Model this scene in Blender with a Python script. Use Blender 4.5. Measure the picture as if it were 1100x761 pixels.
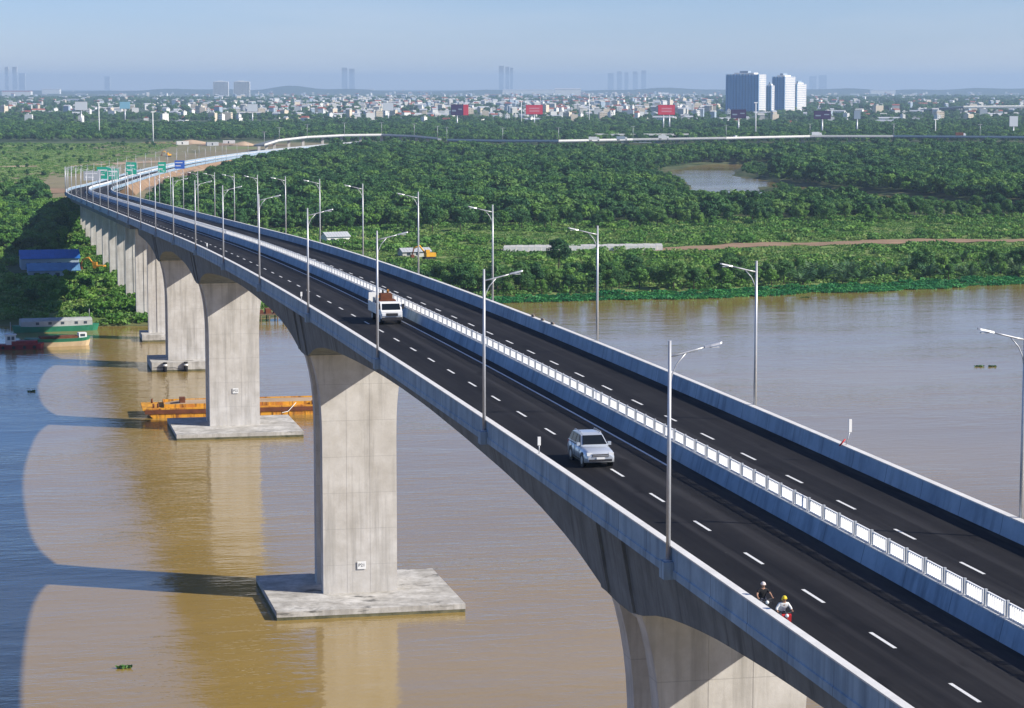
import bpy, bmesh, math, random
import numpy as np
from mathutils import Vector, Matrix, noise
R = math.radians
rnd = random.Random(7)
nprs = np.random.RandomState(11)
for o in list(bpy.data.objects): bpy.data.objects.remove(o)
S = bpy.context.scene
COL = S.collection

# ------------------------------------------------------------ camera, sky, sun, exposure
CAMZ = 59.2
PITCH, YAW, FPX = R(6.3317), R(12.334), 2600.0
cd = bpy.data.cameras.new('camera'); cam = bpy.data.objects.new('camera', cd); COL.objects.link(cam)
cam.location = (0, 0, CAMZ); cam.rotation_euler = (R(90) - PITCH, 0, -YAW)
cd.sensor_width = 36; cd.lens = FPX / 1100 * 36; cd.clip_start = 1; cd.clip_end = 90000
S.camera = cam
SUN_EL = R(33.0)
SUN_H = Vector((0.875, -0.484, 0)).normalized()          # towards the sun, on the ground
SUN_DIR = Vector((SUN_H.x * math.cos(SUN_EL), SUN_H.y * math.cos(SUN_EL), math.sin(SUN_EL)))
w = bpy.data.worlds.new('World'); S.world = w; w.use_nodes = True
nt = w.node_tree; bg = nt.nodes['Background']
sk = nt.nodes.new('ShaderNodeTexSky'); sk.sky_type = 'NISHITA'; sk.sun_disc = False
sk.sun_elevation = SUN_EL; sk.sun_rotation = math.atan2(SUN_H.x, SUN_H.y)
sk.altitude = 0; sk.air_density = 0.9; sk.dust_density = 0.0; sk.ozone_density = 9.0
tn = nt.nodes.new('ShaderNodeMix'); tn.data_type = 'RGBA'; tn.blend_type = 'MULTIPLY'; tn.inputs[0].default_value = 1; tn.inputs[7].default_value = (1.0, .91, 1.04, 1)
hs_ = nt.nodes.new('ShaderNodeHueSaturation'); hs_.inputs['Saturation'].default_value = 1.05; nt.links.new(sk.outputs[0], hs_.inputs['Color'])
nt.links.new(hs_.outputs[0], tn.inputs[6]); _tc = nt.nodes.new('ShaderNodeTexCoord'); _mp = nt.nodes.new('ShaderNodeMapping'); _mp.inputs['Scale'].default_value = (2.2, 2.2, 17); _nz = nt.nodes.new('ShaderNodeTexNoise'); _nz.inputs['Scale'].default_value = 2.6; _nz.inputs['Detail'].default_value = 5
_mr = nt.nodes.new('ShaderNodeMapRange'); _mr.inputs[1].default_value = .42; _mr.inputs[2].default_value = .75; _mr.inputs[4].default_value = .26
_cl = nt.nodes.new('ShaderNodeMix'); _cl.data_type = 'RGBA'; _cl.inputs[7].default_value = (6.2, 6.4, 6.9, 1)                  # thin high cloud
nt.links.new(_tc.outputs['Generated'], _mp.inputs[0]); nt.links.new(_mp.outputs[0], _nz.inputs['Vector']); nt.links.new(_nz.outputs['Fac'], _mr.inputs[0]); nt.links.new(_mr.outputs[0], _cl.inputs[0]); nt.links.new(tn.outputs[2], _cl.inputs[6])
nt.links.new(_cl.outputs[2], bg.inputs[0]); bg.inputs[1].default_value = 0.09
sl = bpy.data.lights.new('sun', 'SUN'); sl.energy = 5.0; sl.angle = R(0.5); sl.color = (1, .93, .82)
so = bpy.data.objects.new('sun', sl); COL.objects.link(so)
so.rotation_euler = SUN_DIR.to_track_quat('Z', 'Y').to_euler()
vs = S.view_settings; vs.view_transform = 'Standard'; vs.look = 'None'; vs.gamma = 1; vs.exposure = 0.5; vs.use_curve_mapping = False
S.render.engine = 'CYCLES'
cy = S.cycles; cy.use_denoising = True; cy.max_bounces = 5; cy.diffuse_bounces = 2; cy.glossy_bounces = 3
cy.transmission_bounces = 3; cy.volume_bounces = 0; cy.transparent_max_bounces = 8; cy.sample_clamp_indirect = 6
HAZE_DENSITY = 6.6e-5

# ------------------------------------------------------------ pixel of the 1100 px photo -> point on a level plane
_f = Vector((math.sin(YAW) * math.cos(PITCH), math.cos(YAW) * math.cos(PITCH), -math.sin(PITCH)))
_r = Vector((math.cos(YAW), -math.sin(YAW), 0)); _u = _r.cross(_f)
def at(x, y, z=0.0):
    d = _f + _r * ((x - 550) / FPX) + _u * ((380.5 - y) / FPX)
    t = (z - CAMZ) / d.z
    return Vector((0, 0, CAMZ)) + d * t
def at_y(x, y, Y):
    d = _f + _r * ((x - 550) / FPX) + _u * ((380.5 - y) / FPX)
    return Vector((0, 0, CAMZ)) + d * (Y / d.y)

# ------------------------------------------------------------ helpers
class MB:
    """collects shapes, then links them as one mesh object"""
    def __init__(s): s.v = []; s.f = []; s.m = []; s.sm = []; s.mats = []; s.cur = 0
    def mat(s, m):
        if m not in s.mats: s.mats.append(m)
        s.cur = s.mats.index(m); return s
    def add(s, vs_, fs, smooth=False):
        b = len(s.v); s.v.extend(tuple(v) for v in vs_)
        for f in fs: s.f.append(tuple(b + i for i in f)); s.m.append(s.cur); s.sm.append(smooth)
        return s
    def box(s, x0, x1, y0, y1, z0, z1, M=None):
        vs_ = [Vector(p) for p in ((x0,y0,z0),(x1,y0,z0),(x1,y1,z0),(x0,y1,z0),(x0,y0,z1),(x1,y0,z1),(x1,y1,z1),(x0,y1,z1))]
        if M: vs_ = [M @ v for v in vs_]
        return s.add(vs_, [(0,3,2,1),(4,5,6,7),(0,1,5,4),(1,2,6,5),(2,3,7,6),(3,0,4,7)])
    def tube(s, pts, rad, n=8, cap=True):
        pts = [Vector(p) for p in pts]
        if not hasattr(rad, '__len__'): rad = [rad] * len(pts)
        vs_ = []
        for i, p in enumerate(pts):
            t = (pts[min(i+1, len(pts)-1)] - pts[max(i-1, 0)]).normalized()
            a = t.orthogonal().normalized() if i == 0 else (a - t * a.dot(t)).normalized()
            b = t.cross(a)
            for k in range(n):
                an = 2 * math.pi * k / n
                vs_.append(p + (a * math.cos(an) + b * math.sin(an)) * rad[i])
        fs = [(i*n+k, i*n+(k+1) % n, (i+1)*n+(k+1) % n, (i+1)*n+k) for i in range(len(pts)-1) for k in range(n)]
        s.add(vs_, fs, True)
        if cap:
            s.add(vs_[:n], [tuple(range(n))[::-1]]); s.add(vs_[-n:], [tuple(range(n))])
        return s
    def prism(s, poly, d0, d1, axis='x', M=None, smooth=False):
        """polygon in the two other axes, extruded d0..d1 along axis"""
        def P(a, b, d): return {'x': (d, a, b), 'y': (a, d, b), 'z': (a, b, d)}[axis]
        n = len(poly); vs_ = [Vector(P(a, b, d0)) for a, b in poly] + [Vector(P(a, b, d1)) for a, b in poly]
        if M: vs_ = [M @ v for v in vs_]
        fs = [(i, (i+1) % n, n + (i+1) % n, n + i) for i in range(n)]
        s.add(vs_, fs, smooth); s.add(vs_, [tuple(range(n))[::-1], tuple(range(n, 2*n))]); return s
    def loft(s, rings, closed=True, caps=True, smooth=False):
        n = len(rings[0]); vs_ = [p for r in rings for p in r]
        rng = range(n) if closed else range(n-1)
        fs = [(i*n+k, i*n+(k+1) % n, (i+1)*n+(k+1) % n, (i+1)*n+k) for i in range(len(rings)-1) for k in rng]
        s.add(vs_, fs, smooth)
        if caps and closed: s.add(rings[0], [tuple(range(n))[::-1]]); s.add(rings[-1], [tuple(range(n))])
        return s
    def ball(s, c, r, n=10, m=7, sc=(1,1,1)):
        c = Vector(c); rings = []
        for i in range(m+1):
            a = math.pi * i / m
            q = max(math.sin(a), .02)
            rings.append([c + Vector((r*sc[0]*q*math.cos(2*math.pi*k/n), r*sc[1]*q*math.sin(2*math.pi*k/n), -r*sc[2]*math.cos(a))) for k in range(n)])
        return s.loft(rings, smooth=True)
    def mesh(s, name, org=(0,0,0), fix=True):
        me = bpy.data.meshes.new(name); o = Vector(org)
        me.from_pydata([tuple(Vector(v) - o) for v in s.v], [], s.f)
        for m in s.mats: me.materials.append(m)
        me.polygons.foreach_set('material_index', s.m); me.polygons.foreach_set('use_smooth', s.sm)
        if fix:
            bm = bmesh.new(); bm.from_mesh(me); bmesh.ops.remove_doubles(bm, verts=bm.verts, dist=1e-4)
            bmesh.ops.recalc_face_normals(bm, faces=bm.faces); bm.to_mesh(me); bm.free()
        me.update(); return me
    def build(s, name, parent=None, org=None, fix=True, loc=None):
        """org: world origin subtracted from the vertices (the parent's place)"""
        if org is None: org = parent.matrix_world.translation if (parent and parent.get('_w')) else (0,0,0)
        o = bpy.data.objects.new(name, s.mesh(name, org, fix)); COL.objects.link(o)
        if parent: o.parent = parent
        if loc: o.location = loc
        return o
def tag(o, label=None, cat=None, group=None, kind=None):
    if label: o['label'] = label
    if cat: o['category'] = cat
    if group: o['group'] = group
    if kind: o['kind'] = kind
    return o
def thing(name, label, cat, loc=(0,0,0), rotz=0.0, group=None):
    o = bpy.data.objects.new(name, None); COL.objects.link(o); o.empty_display_size = .5
    o.location = loc; o.rotation_euler = (0, 0, rotz)
    return tag(o, label, cat, group)
def dup(root, loc, rotz=0.0, label=None, group=None, scale=None):
    r = root.copy(); COL.objects.link(r); r.location = loc; r.rotation_euler = (0, 0, rotz)
    if label: r['label'] = label
    if group: r['group'] = group
    if scale: r.scale = scale
    for ch in root.children:
        c = ch.copy(); COL.objects.link(c); c.parent = r
        for g in ch.children:
            d = g.copy(); COL.objects.link(d); d.parent = c
    return r

# ------------------------------------------------------------ materials
def mat(name, base, rough=.7, metal=0.0, spec=.3, var=0.0, vscale=1.0, var_col=None, bump=0.0, bscale=8.0, stretch=(1,1,1), coat=0.0):
    m = bpy.data.materials.new(name); m.use_nodes = True
    N = m.node_tree.nodes; L = m.node_tree.links; p = N['Principled BSDF']
    p.inputs['Roughness'].default_value = rough; p.inputs['Metallic'].default_value = metal
    p.inputs['Specular IOR Level'].default_value = spec; p.inputs['Base Color'].default_value = (*base, 1)
    if coat: p.inputs['Coat Weight'].default_value = coat
    tc = N.new('ShaderNodeTexCoord'); mp = N.new('ShaderNodeMapping'); mp.inputs['Scale'].default_value = stretch
    L.new(tc.outputs['Object'], mp.inputs[0])
    if var:
        n = N.new('ShaderNodeTexNoise'); n.inputs['Scale'].default_value = vscale; n.inputs['Detail'].default_value = 6; n.inputs['Roughness'].default_value = .65
        L.new(mp.outputs[0], n.inputs['Vector'])
        r = N.new('ShaderNodeValToRGB'); r.color_ramp.elements[0].position = .3; r.color_ramp.elements[1].position = .7
        c2 = var_col or tuple(c * (1 - var) for c in base)
        r.color_ramp.elements[0].color = (*c2, 1); r.color_ramp.elements[1].color = (*base, 1)
        L.new(n.outputs['Fac'], r.inputs[0]); L.new(r.outputs[0], p.inputs['Base Color'])
    if bump:
        n2 = N.new('ShaderNodeTexNoise'); n2.inputs['Scale'].default_value = bscale; n2.inputs['Detail'].default_value = 4
        L.new(mp.outputs[0], n2.inputs['Vector'])
        b = N.new('ShaderNodeBump'); b.inputs['Strength'].default_value = bump; b.inputs['Distance'].default_value = .05
        L.new(n2.outputs['Fac'], b.inputs['Height']); L.new(b.outputs[0], p.inputs['Normal'])
    return m
def nd(m, t, **kw):
    n = m.node_tree.nodes.new(t)
    for k, v in kw.items(): setattr(n, k, v)
    return n
def mathn(m, op, a, b=None):
    n = nd(m, 'ShaderNodeMath', operation=op)
    for i, v in enumerate((a, b)):
        if v is None: continue
        if isinstance(v, (int, float)): n.inputs[i].default_value = v
        else: m.node_tree.links.new(v, n.inputs[i])
    return n.outputs[0]
def mixc(m, fac, a, b, blend='MIX'):
    n = nd(m, 'ShaderNodeMix', data_type='RGBA', blend_type=blend)
    for s_, v in ((n.inputs[0], fac), (n.inputs[6], a), (n.inputs[7], b)):
        if isinstance(v, (int, float)): s_.default_value = v
        elif isinstance(v, tuple): s_.default_value = (*v, 1)
        else: m.node_tree.links.new(v, s_)
    return n.outputs[2]
def noise_n(m, vec, scale, detail=5, rough=.6):
    n = nd(m, 'ShaderNodeTexNoise'); n.inputs['Scale'].default_value = scale; n.inputs['Detail'].default_value = detail; n.inputs['Roughness'].default_value = rough
    m.node_tree.links.new(vec, n.inputs['Vector']); return n.outputs['Fac']
def ramp(m, fac, p0, p1):
    n = nd(m, 'ShaderNodeMapRange'); n.inputs[1].default_value = p0; n.inputs[2].default_value = p1
    m.node_tree.links.new(fac, n.inputs[0]); return n.outputs[0]
def mapped(m, scale):
    tc = nd(m, 'ShaderNodeTexCoord'); mp = nd(m, 'ShaderNodeMapping'); mp.inputs['Scale'].default_value = scale
    m.node_tree.links.new(tc.outputs['Object'], mp.inputs[0]); return mp.outputs[0]
def linemask(m, coord, period, width):
    """1 on a thin line every period metres"""
    fr = mathn(m, 'FRACT', mathn(m, 'DIVIDE', coord, period))
    return mathn(m, 'LESS_THAN', fr, width / period)
def concrete(name, base, stain, joints=(0, 0, 0), streak=.5, jw=.05, jdark=.6):
    m = mat(name, base, .85, spec=.2); L = m.node_tree.links; p = m.node_tree.nodes['Principled BSDF']
    v1 = mapped(m, (1, 1, 1))
    a = ramp(m, noise_n(m, v1, .35, 7, .65), .35, .68)
    c = mixc(m, a, stain, base)
    st = ramp(m, noise_n(m, mapped(m, (1.1, 1.1, .07)), 1.0, 5, .6), .48, .72)     # rain streaks run down the face
    c = mixc(m, mathn(m, 'MULTIPLY', st, streak), c, tuple(x * .55 for x in stain))
    fine = ramp(m, noise_n(m, v1, 3.5, 4, .7), .3, .8)
    c = mixc(m, mathn(m, 'MULTIPLY', fine, .22), c, tuple(x * .6 for x in base))
    sep = nd(m, 'ShaderNodeSeparateXYZ'); tc = nd(m, 'ShaderNodeTexCoord'); L.new(tc.outputs['Object'], sep.inputs[0])
    for i, per in enumerate(joints):
        if per: c = mixc(m, mathn(m, 'MULTIPLY', linemask(m, sep.outputs[i], per, jw), jdark), c, tuple(x * .35 for x in base))
    L.new(c, p.inputs['Base Color'])
    b = nd(m, 'ShaderNodeBump'); b.inputs['Strength'].default_value = .3; b.inputs['Distance'].default_value = .05
    L.new(noise_n(m, v1, 2.5, 6, .7), b.inputs['Height']); L.new(b.outputs[0], p.inputs['Normal'])
    return m
M = {}
M['pier'] = concrete('pier_concrete', (.66, .635, .60), (.49, .46, .415), (0, 0, 4.2), .7, .06, .35)
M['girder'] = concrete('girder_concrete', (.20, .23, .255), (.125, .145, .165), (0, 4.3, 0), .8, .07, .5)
M['barrier'] = concrete('shade_blue_barrier_concrete', (.35, .475, .59), (.225, .325, .43), (0, 5.4, 0), .75, .07, .85)  # neutral concrete with the blue of skylit shade put into its colour
M['coping'] = mat('parapet_top_paint', (.74, .73, .70), .7, var=.2, vscale=.8)
M['cap'] = concrete('pile_cap_concrete', (.66, .64, .60), (.33, .31, .275), (0, 0, 0), .6)
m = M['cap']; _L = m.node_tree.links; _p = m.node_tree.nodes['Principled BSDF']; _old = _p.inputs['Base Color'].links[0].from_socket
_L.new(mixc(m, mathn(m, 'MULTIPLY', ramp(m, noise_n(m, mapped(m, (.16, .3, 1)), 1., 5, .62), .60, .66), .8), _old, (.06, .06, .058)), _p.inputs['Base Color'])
M['capside'] = mat('tide_stained_concrete', (.20, .185, .11), .9, var=.6, vscale=.7, var_col=(.05, .055, .03))
m = M['asphalt'] = mat('asphalt', (.021, .021, .025), .85, spec=.12)
_a = ramp(m, noise_n(m, mapped(m, (.9, .035, 1)), 1.0, 6, .65), .3, .75)
_b = ramp(m, noise_n(m, mapped(m, (1, 1, 1)), .25, 6, .7), .35, .7)
_c = mixc(m, mathn(m, 'MULTIPLY', _a, .75), (.0085, .0085, .0105), (.034, .033, .035))
_c = mixc(m, mathn(m, 'MULTIPLY', _b, .5), _c, (.007, .007, .009))
_tr = ramp(m, noise_n(m, mapped(m, (1.1, .006, 1)), 1.0, 3, .5), .50, .66); _c = mixc(m, mathn(m, 'MULTIPLY', _tr, .45), _c, (.048, .047, .050))   # polished wheel tracks and dust
_oil = ramp(m, noise_n(m, mapped(m, (.55, .16, 1)), 1.0, 3, .5), .64, .70); _c = mixc(m, mathn(m, 'MULTIPLY', _oil, .6), _c, (.0055, .0055, .007))
_sx = nd(m, 'ShaderNodeSeparateXYZ'); _tcx = nd(m, 'ShaderNodeTexCoord'); m.node_tree.links.new(_tcx.outputs['Object'], _sx.inputs[0])
for _e in (32.2, 40.6, 41.6, 50.1):
    _d = mathn(m, 'ABSOLUTE', mathn(m, 'SUBTRACT', _sx.outputs[0], _e)); _k = mathn(m, 'MULTIPLY', mathn(m, 'SUBTRACT', 1.0, ramp(m, _d, .15, 1.15)), ramp(m, noise_n(m, mapped(m, (.9, .12, 1)), 1.0, 5, .7), .38, .62))
    _c = mixc(m, mathn(m, 'MULTIPLY', _k, .75), _c, (.075, .066, .056))        # sand blown against the kerbs
_sp = ramp(m, noise_n(m, mapped(m, (1.1, .55, 1)), 1.0, 4, .7), .74, .77); _c = mixc(m, mathn(m, 'MULTIPLY', _sp, .6), _c, (.10, .095, .09))
m.node_tree.links.new(_c, m.node_tree.nodes['Principled BSDF'].inputs['Base Color'])
M['paint'] = mat('road_paint', (.78, .78, .76), .6, var=.25, vscale=2.5)
M['screen'] = mat('white_screen_paint', (.85, .85, .84), .5, var=.08, vscale=1)
M['steel'] = mat('galvanised_steel', (.55, .56, .58), .4, .35, var=.15, vscale=2)
M['dark'] = mat('dark_metal', (.03, .03, .035), .5)
M['rubber'] = mat('rubber', (.015, .015, .016), .85)
M['glass'] = mat('dark_glass', (.010, .013, .017), .12, spec=.3)
M['lampglass'] = mat('lamp_lens', (.5, .5, .5), .2)
M['white'] = mat('white_paint', (.78, .78, .76), .45)
M['silver'] = mat('silver_car_paint', (.56, .60, .65), .28, .35, spec=.5, coat=.6)
M['headlight'] = mat('headlight_lens', (.75, .76, .76), .1, spec=.6)
M['redpaint'] = mat('red_paint', (.55, .035, .04), .4, var=.3, vscale=.8)
M['redboat'] = mat('red_hull_paint', (.34, .035, .04), .6, var=.5, vscale=.5)
M['green'] = mat('green_hull_paint', (.03, .24, .14), .6, var=.4, vscale=.4)
M['orange'] = mat('rusty_orange_hull', (.66, .31, .035), .75, var=.6, vscale=.55, var_col=(.26, .075, .02), stretch=(1.2, 1.2, .3))
m = M['orange']; _p = m.node_tree.nodes['Principled BSDF']
_st = ramp(m, noise_n(m, mapped(m, (1.6, 1.6, .16)), 1., 5, .7), .50, .62); _bl = ramp(m, noise_n(m, mapped(m, (.35, .35, .5)), 1., 6, .7), .48, .60)
_c = mixc(m, mathn(m, 'MULTIPLY', _bl, .75), (.70, .34, .03), (.42, .13, .03)); _c = mixc(m, mathn(m, 'MULTIPLY', _st, .8), _c, (.13, .04, .02))
m.node_tree.links.new(_c, _p.inputs['Base Color'])
M['rust'] = mat('rust', (.20, .07, .035), .9, var=.5, vscale=.6)
M['cream'] = mat('cream_hull_paint', (.62, .48, .30), .7, var=.3, vscale=.4)
M['greyboat'] = mat('weathered_boat_roof', (.46, .48, .47), .8, var=.4, vscale=.35)
M['wood'] = mat('weathered_timber', (.20, .14, .09), .9, var=.5, vscale=.8)
M['blueroof'] = mat('blue_roof_sheet', (.03, .16, .50), .5, var=.3, vscale=.4)
M['blueroof2'] = mat('faded_blue_roof_sheet', (.13, .29, .48), .55, var=.3, vscale=.4)
M['wall'] = mat('pale_wall', (.55, .54, .50), .85, var=.2, vscale=.15)
M['wallw'] = mat('white_wall', (.80, .79, .75), .85, var=.12, vscale=.1)
M['wallc'] = mat('cream_wall', (.70, .60, .46), .85, var=.15, vscale=.1)
M['wallb'] = mat('blue_grey_wall', (.34, .42, .50), .85, var=.15, vscale=.1)
M['redroof'] = mat('red_tile_roof', (.36, .10, .06), .85, var=.3, vscale=.3)
M['greyroof'] = mat('grey_sheet_roof', (.48, .50, .52), .6, var=.2, vscale=.2)
M['window'] = mat('window_glass', (.05, .07, .09), .15, spec=.6)
M['tower_shade_blue'] = mat('tower_face_shade_blue', (.20, .45, .72), .5, var=.15, vscale=.05)  # blue shade of the towers' sunless faces, put into the colour
M['towerglass'] = mat('blue_tower_glass', (.07, .20, .40), .25, spec=.4)
M['towerwhite'] = mat('white_tower_render', (.72, .68, .63), .8)
M['bbred'] = mat('red_billboard_print', (.78, .05, .085), .6)
M['bbpurple'] = mat('dark_purple_billboard_print', (.06, .03, .10), .6)
M['bbwhite'] = mat('white_billboard_print', (.80, .82, .82), .6)
M['bbcyan'] = mat('pale_blue_billboard_print', (.28, .56, .68), .6)
M['pink'] = mat('pink_billboard_print', (.85, .30, .34), .6)
M['signgreen'] = mat('green_sign_sheet', (.01, .38, .24), .5)
M['signblue'] = mat('blue_sign_sheet', (.03, .12, .50), .5)
M['yellow'] = mat('yellow_machine_paint', (.80, .40, .02), .5, var=.2, vscale=1)
M['dirt'] = mat('bare_earth', (.36, .235, .14), .95, var=.45, vscale=.12)
M['sand'] = mat('pale_sand_fill', (.52, .38, .25), .95, var=.35, vscale=.1)
M['mud'] = mat('mud_track', (.24, .20, .16), .95, var=.4, vscale=.1)
M['skin'] = mat('skin', (.36, .20, .13), .6)
M['blackcloth'] = mat('black_cloth', (.018, .018, .02), .9)
M['whitecloth'] = mat('white_cloth', (.72, .72, .70), .9)
M['denim'] = mat('dark_trousers', (.035, .04, .06), .9)
M['yellowhelm'] = mat('yellow_helmet', (.75, .55, .03), .3)
M['whitehelm'] = mat('pale_cap', (.70, .62, .58), .5)
M['hair'] = mat('black_hair', (.012, .011, .010), .7)
M['bark'] = mat('bark', (.11, .085, .06), .95, var=.4, vscale=2)
def foliage(name, c1, c2, c3):
    m = bpy.data.materials.new(name); m.use_nodes = True; N = m.node_tree.nodes; L = m.node_tree.links
    p = N['Principled BSDF']; p.inputs['Roughness'].default_value = .6; p.inputs['Specular IOR Level'].default_value = .25
    oi = N.new('ShaderNodeObjectInfo'); r = N.new('ShaderNodeValToRGB')
    r.color_ramp.elements[0].color = (*c1, 1); r.color_ramp.elements[1].color = (*c3, 1)
    e = r.color_ramp.elements.new(.55); e.color = (*c2, 1)
    tc = N.new('ShaderNodeTexCoord'); n = N.new('ShaderNodeTexNoise'); n.inputs['Scale'].default_value = .55; n.inputs['Detail'].default_value = 3
    L.new(tc.outputs['Object'], n.inputs['Vector'])
    f = mathn(m, 'ADD', mathn(m, 'MULTIPLY', oi.outputs['Random'], .75), mathn(m, 'MULTIPLY', mathn(m, 'SUBTRACT', n.outputs['Fac'], .35), .9))
    L.new(f, r.inputs[0]); L.new(r.outputs[0], p.inputs['Base Color'])
    tr = N.new('ShaderNodeBsdfTranslucent'); L.new(r.outputs[0], tr.inputs[0])
    mx = N.new('ShaderNodeMixShader'); mx.inputs[0].default_value = .25
    L.new(p.outputs[0], mx.inputs[1]); L.new(tr.outputs[0], mx.inputs[2]); L.new(mx.outputs[0], N['Material Output'].inputs[0])
    return m
M['leaf'] = foliage('mangrove_leaves', (.020, .080, .026), (.058, .158, .038), (.160, .29, .055))
M['leafb'] = foliage('bright_leaves', (.050, .150, .026), (.105, .245, .038), (.19, .34, .055))
M['palm'] = foliage('palm_fronds', (.030, .085, .035), (.055, .13, .045), (.12, .19, .075))
M['hyacinth'] = foliage('water_plants', (.02, .16, .05), (.035, .22, .06), (.09, .30, .06))
M['grass'] = foliage('reed_grass', (.07, .16, .03), (.13, .26, .05), (.25, .33, .09))

# ------------------------------------------------------------ the bridge line
CXB = 41.15
RAD = 3200.0
def zdeck(s):
    a, k = 245.0, 6.02e-5
    u = s - 165
    if u <= a: z = 36.61 - k * u * u
    else: z = 36.61 - k * a * a - 2 * k * a * (u - a)
    if z < 9: z = 5.0 + 4.0 * math.exp((z - 9) / 4.0)          # sag onto the embankment
    return z
def bridge_pt(s, off=0.0, dz=0.0):
    """point of the bridge at station s, off metres right of its centre line"""
    if s <= 900: x, y, h = CXB, s, 0.0
    else:
        h = (s - 900) / RAD
        x = CXB + RAD * (1 - math.cos(h)); y = 900 + RAD * math.sin(h)
    return Vector((x + off * math.cos(h), y - off * math.sin(h), zdeck(s) + dz)), h
def stations(s0, s1, step):
    n = max(1, round((s1 - s0) / step)); return [s0 + (s1 - s0) * i / n for i in range(n + 1)]
def sweep(mb, s0, s1, step, sect, caps=True):
    """sect(s) -> closed list of (off, dz)"""
    mb.loft([[bridge_pt(s, o, d)[0] for o, d in sect(s)] for s in stations(s0, s1, step)], caps=caps); return mb

# ------------------------------------------------------------ ground, water
def bank_y(x):
    return np.interp(x, [-3000, -400, -60, 0, 24, 40, 60, 80, 110, 143, 205, 308, 460, 900, 3000], [900, 640, 612, 612, 604, 603, 612, 622, 640, 648, 655, 683, 720, 800, 1300])
creek_px = [(1330, 244), (1180, 233), (1085, 225), (985, 217), (905, 208), (840, 201), (800, 194), (765, 189), (738, 184.5), (765, 180), (830, 178), (900, 178)]
creek = np.array([at(x, y, 0)[:2] for x, y in creek_px]); creek_w = np.array([34, 34, 32, 26, 24, 20, 20, 24, 24, 22, 20, 20]) * .62
creek2 = np.array([at(x, y, 0)[:2] for x, y in [(792, 214), (782, 204), (774, 196), (752, 189), (756, 183), (778, 177.5)]]); creek2_w = np.array([17, 20, 22, 23, 22, 17])
def creek_d(x, y): return np.minimum(_line_d(x, y, creek, creek_w), _line_d(x, y, creek2, creek2_w))
def _line_d(x, y, creek, creek_w):
    """metres outside the creek's edge (negative inside)"""
    x = np.asarray(x, float); y = np.asarray(y, float); best = np.full(x.shape, 1e9)
    for i in range(len(creek) - 1):
        a, b = creek[i], creek[i+1]; ab = b - a; L2 = ab @ ab
        t = np.clip(((x - a[0]) * ab[0] + (y - a[1]) * ab[1]) / L2, 0, 1)
        d = np.hypot(x - a[0] - t * ab[0], y - a[1] - t * ab[1]) - (creek_w[i] * (1 - t) + creek_w[i+1] * t)
        best = np.minimum(best, d)
    return best
def wob(x, y, s, seed=0):
    return np.sin(x / s * 1.3 + seed) * np.cos(y / s * .9 + 2.1 * seed) + .5 * np.sin(x / s * 3.1 + y / s * 2.3 + seed * 1.7)
def land_h(x, y):
    d = np.minimum(np.minimum(y - bank_y(x) + 2.2 * wob(x, y, 14.), creek_d(x, y) + 2 * wob(x, y, 19., 3)), 1e9)
    d = np.where(y < 0, -450 - y, d)
    h = np.clip(d / 7.0, -1, 1) * 1.3 + .15
    h = h + np.where(d > 10, .35 * wob(x, y, 37., 1) + .2 * wob(x, y, 11., 5), 0)
    return h
xs = np.unique(np.concatenate([[-30000, -16000, -9000, -5000, -2500, -1200, -700, -400], np.arange(-240, 700, 9.), np.arange(700, 1500, 30.), [1600, 1900, 2400, 3000, 4000, 6000, 9000, 16000, 30000]]))
ys = np.unique(np.concatenate([[-30000, -9000, -3000, -900, -600, -470, -460, -450, -440, -300, 0, 300, 500], np.arange(560, 1160, 7.), np.arange(1160, 1900, 12.), np.arange(1900, 3000, 60.), [3200, 3600, 4200, 5200, 7000, 10000, 16000, 30000]]))
GX, GY = np.meshgrid(xs, ys); GZ = land_h(GX, GY)
nx, ny = len(xs), len(ys)
me = bpy.data.meshes.new('terrain')
V = np.stack([GX.ravel(), GY.ravel(), GZ.ravel()], 1)
idx = np.arange(nx * ny).reshape(ny, nx)
Fq = np.stack([idx[:-1, :-1].ravel(), idx[:-1, 1:].ravel(), idx[1:, 1:].ravel(), idx[1:, :-1].ravel()], 1)
me.from_pydata(V.tolist(), [], Fq.tolist()); me.polygons.foreach_set('use_smooth', [True] * len(me.polygons))
# ground cover: a colour per place (meadow, wood floor, bare earth)
ca = me.color_attributes.new('cover', 'FLOAT_COLOR', 'POINT')
def path_d(x, y):
    x = np.asarray(x, float); y = np.asarray(y, float); best = np.full(x.shape, 1e9)
    for s in np.arange(500, 2400, 25.):
        p = bridge_pt(s)[0]; best = np.minimum(best, np.hypot(x - p.x, y - p.y))
    return best
pd_ = path_d(V[:, 0], V[:, 1])
X_, Y_ = V[:, 0], V[:, 1]
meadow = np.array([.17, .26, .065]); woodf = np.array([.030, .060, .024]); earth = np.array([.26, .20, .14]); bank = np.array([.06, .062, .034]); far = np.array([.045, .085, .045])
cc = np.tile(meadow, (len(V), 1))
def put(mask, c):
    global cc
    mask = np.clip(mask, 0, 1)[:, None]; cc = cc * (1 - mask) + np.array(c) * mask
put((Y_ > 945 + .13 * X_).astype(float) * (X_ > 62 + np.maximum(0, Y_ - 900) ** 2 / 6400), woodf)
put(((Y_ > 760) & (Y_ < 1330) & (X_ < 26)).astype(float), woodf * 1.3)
put((Y_ > 2450).astype(float), far)
put(((pd_ < 85 + 25 * wob(X_, Y_, 55.)) & (Y_ > 1200) & (Y_ < 2500)).astype(float) * .9, earth * 1.15)
put(((Y_ > 1900) & (Y_ < 2460) & (X_ > 95) & (X_ < 340) & (wob(X_, Y_, 48., 4) > -.9)).astype(float) * .8, earth)
put(((Y_ > 1330) & (Y_ < 1420) & (X_ < 60)).astype(float) * .8, earth * .9)
put((np.abs(V[:, 2]) < .9).astype(float) * .8, bank)
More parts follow.
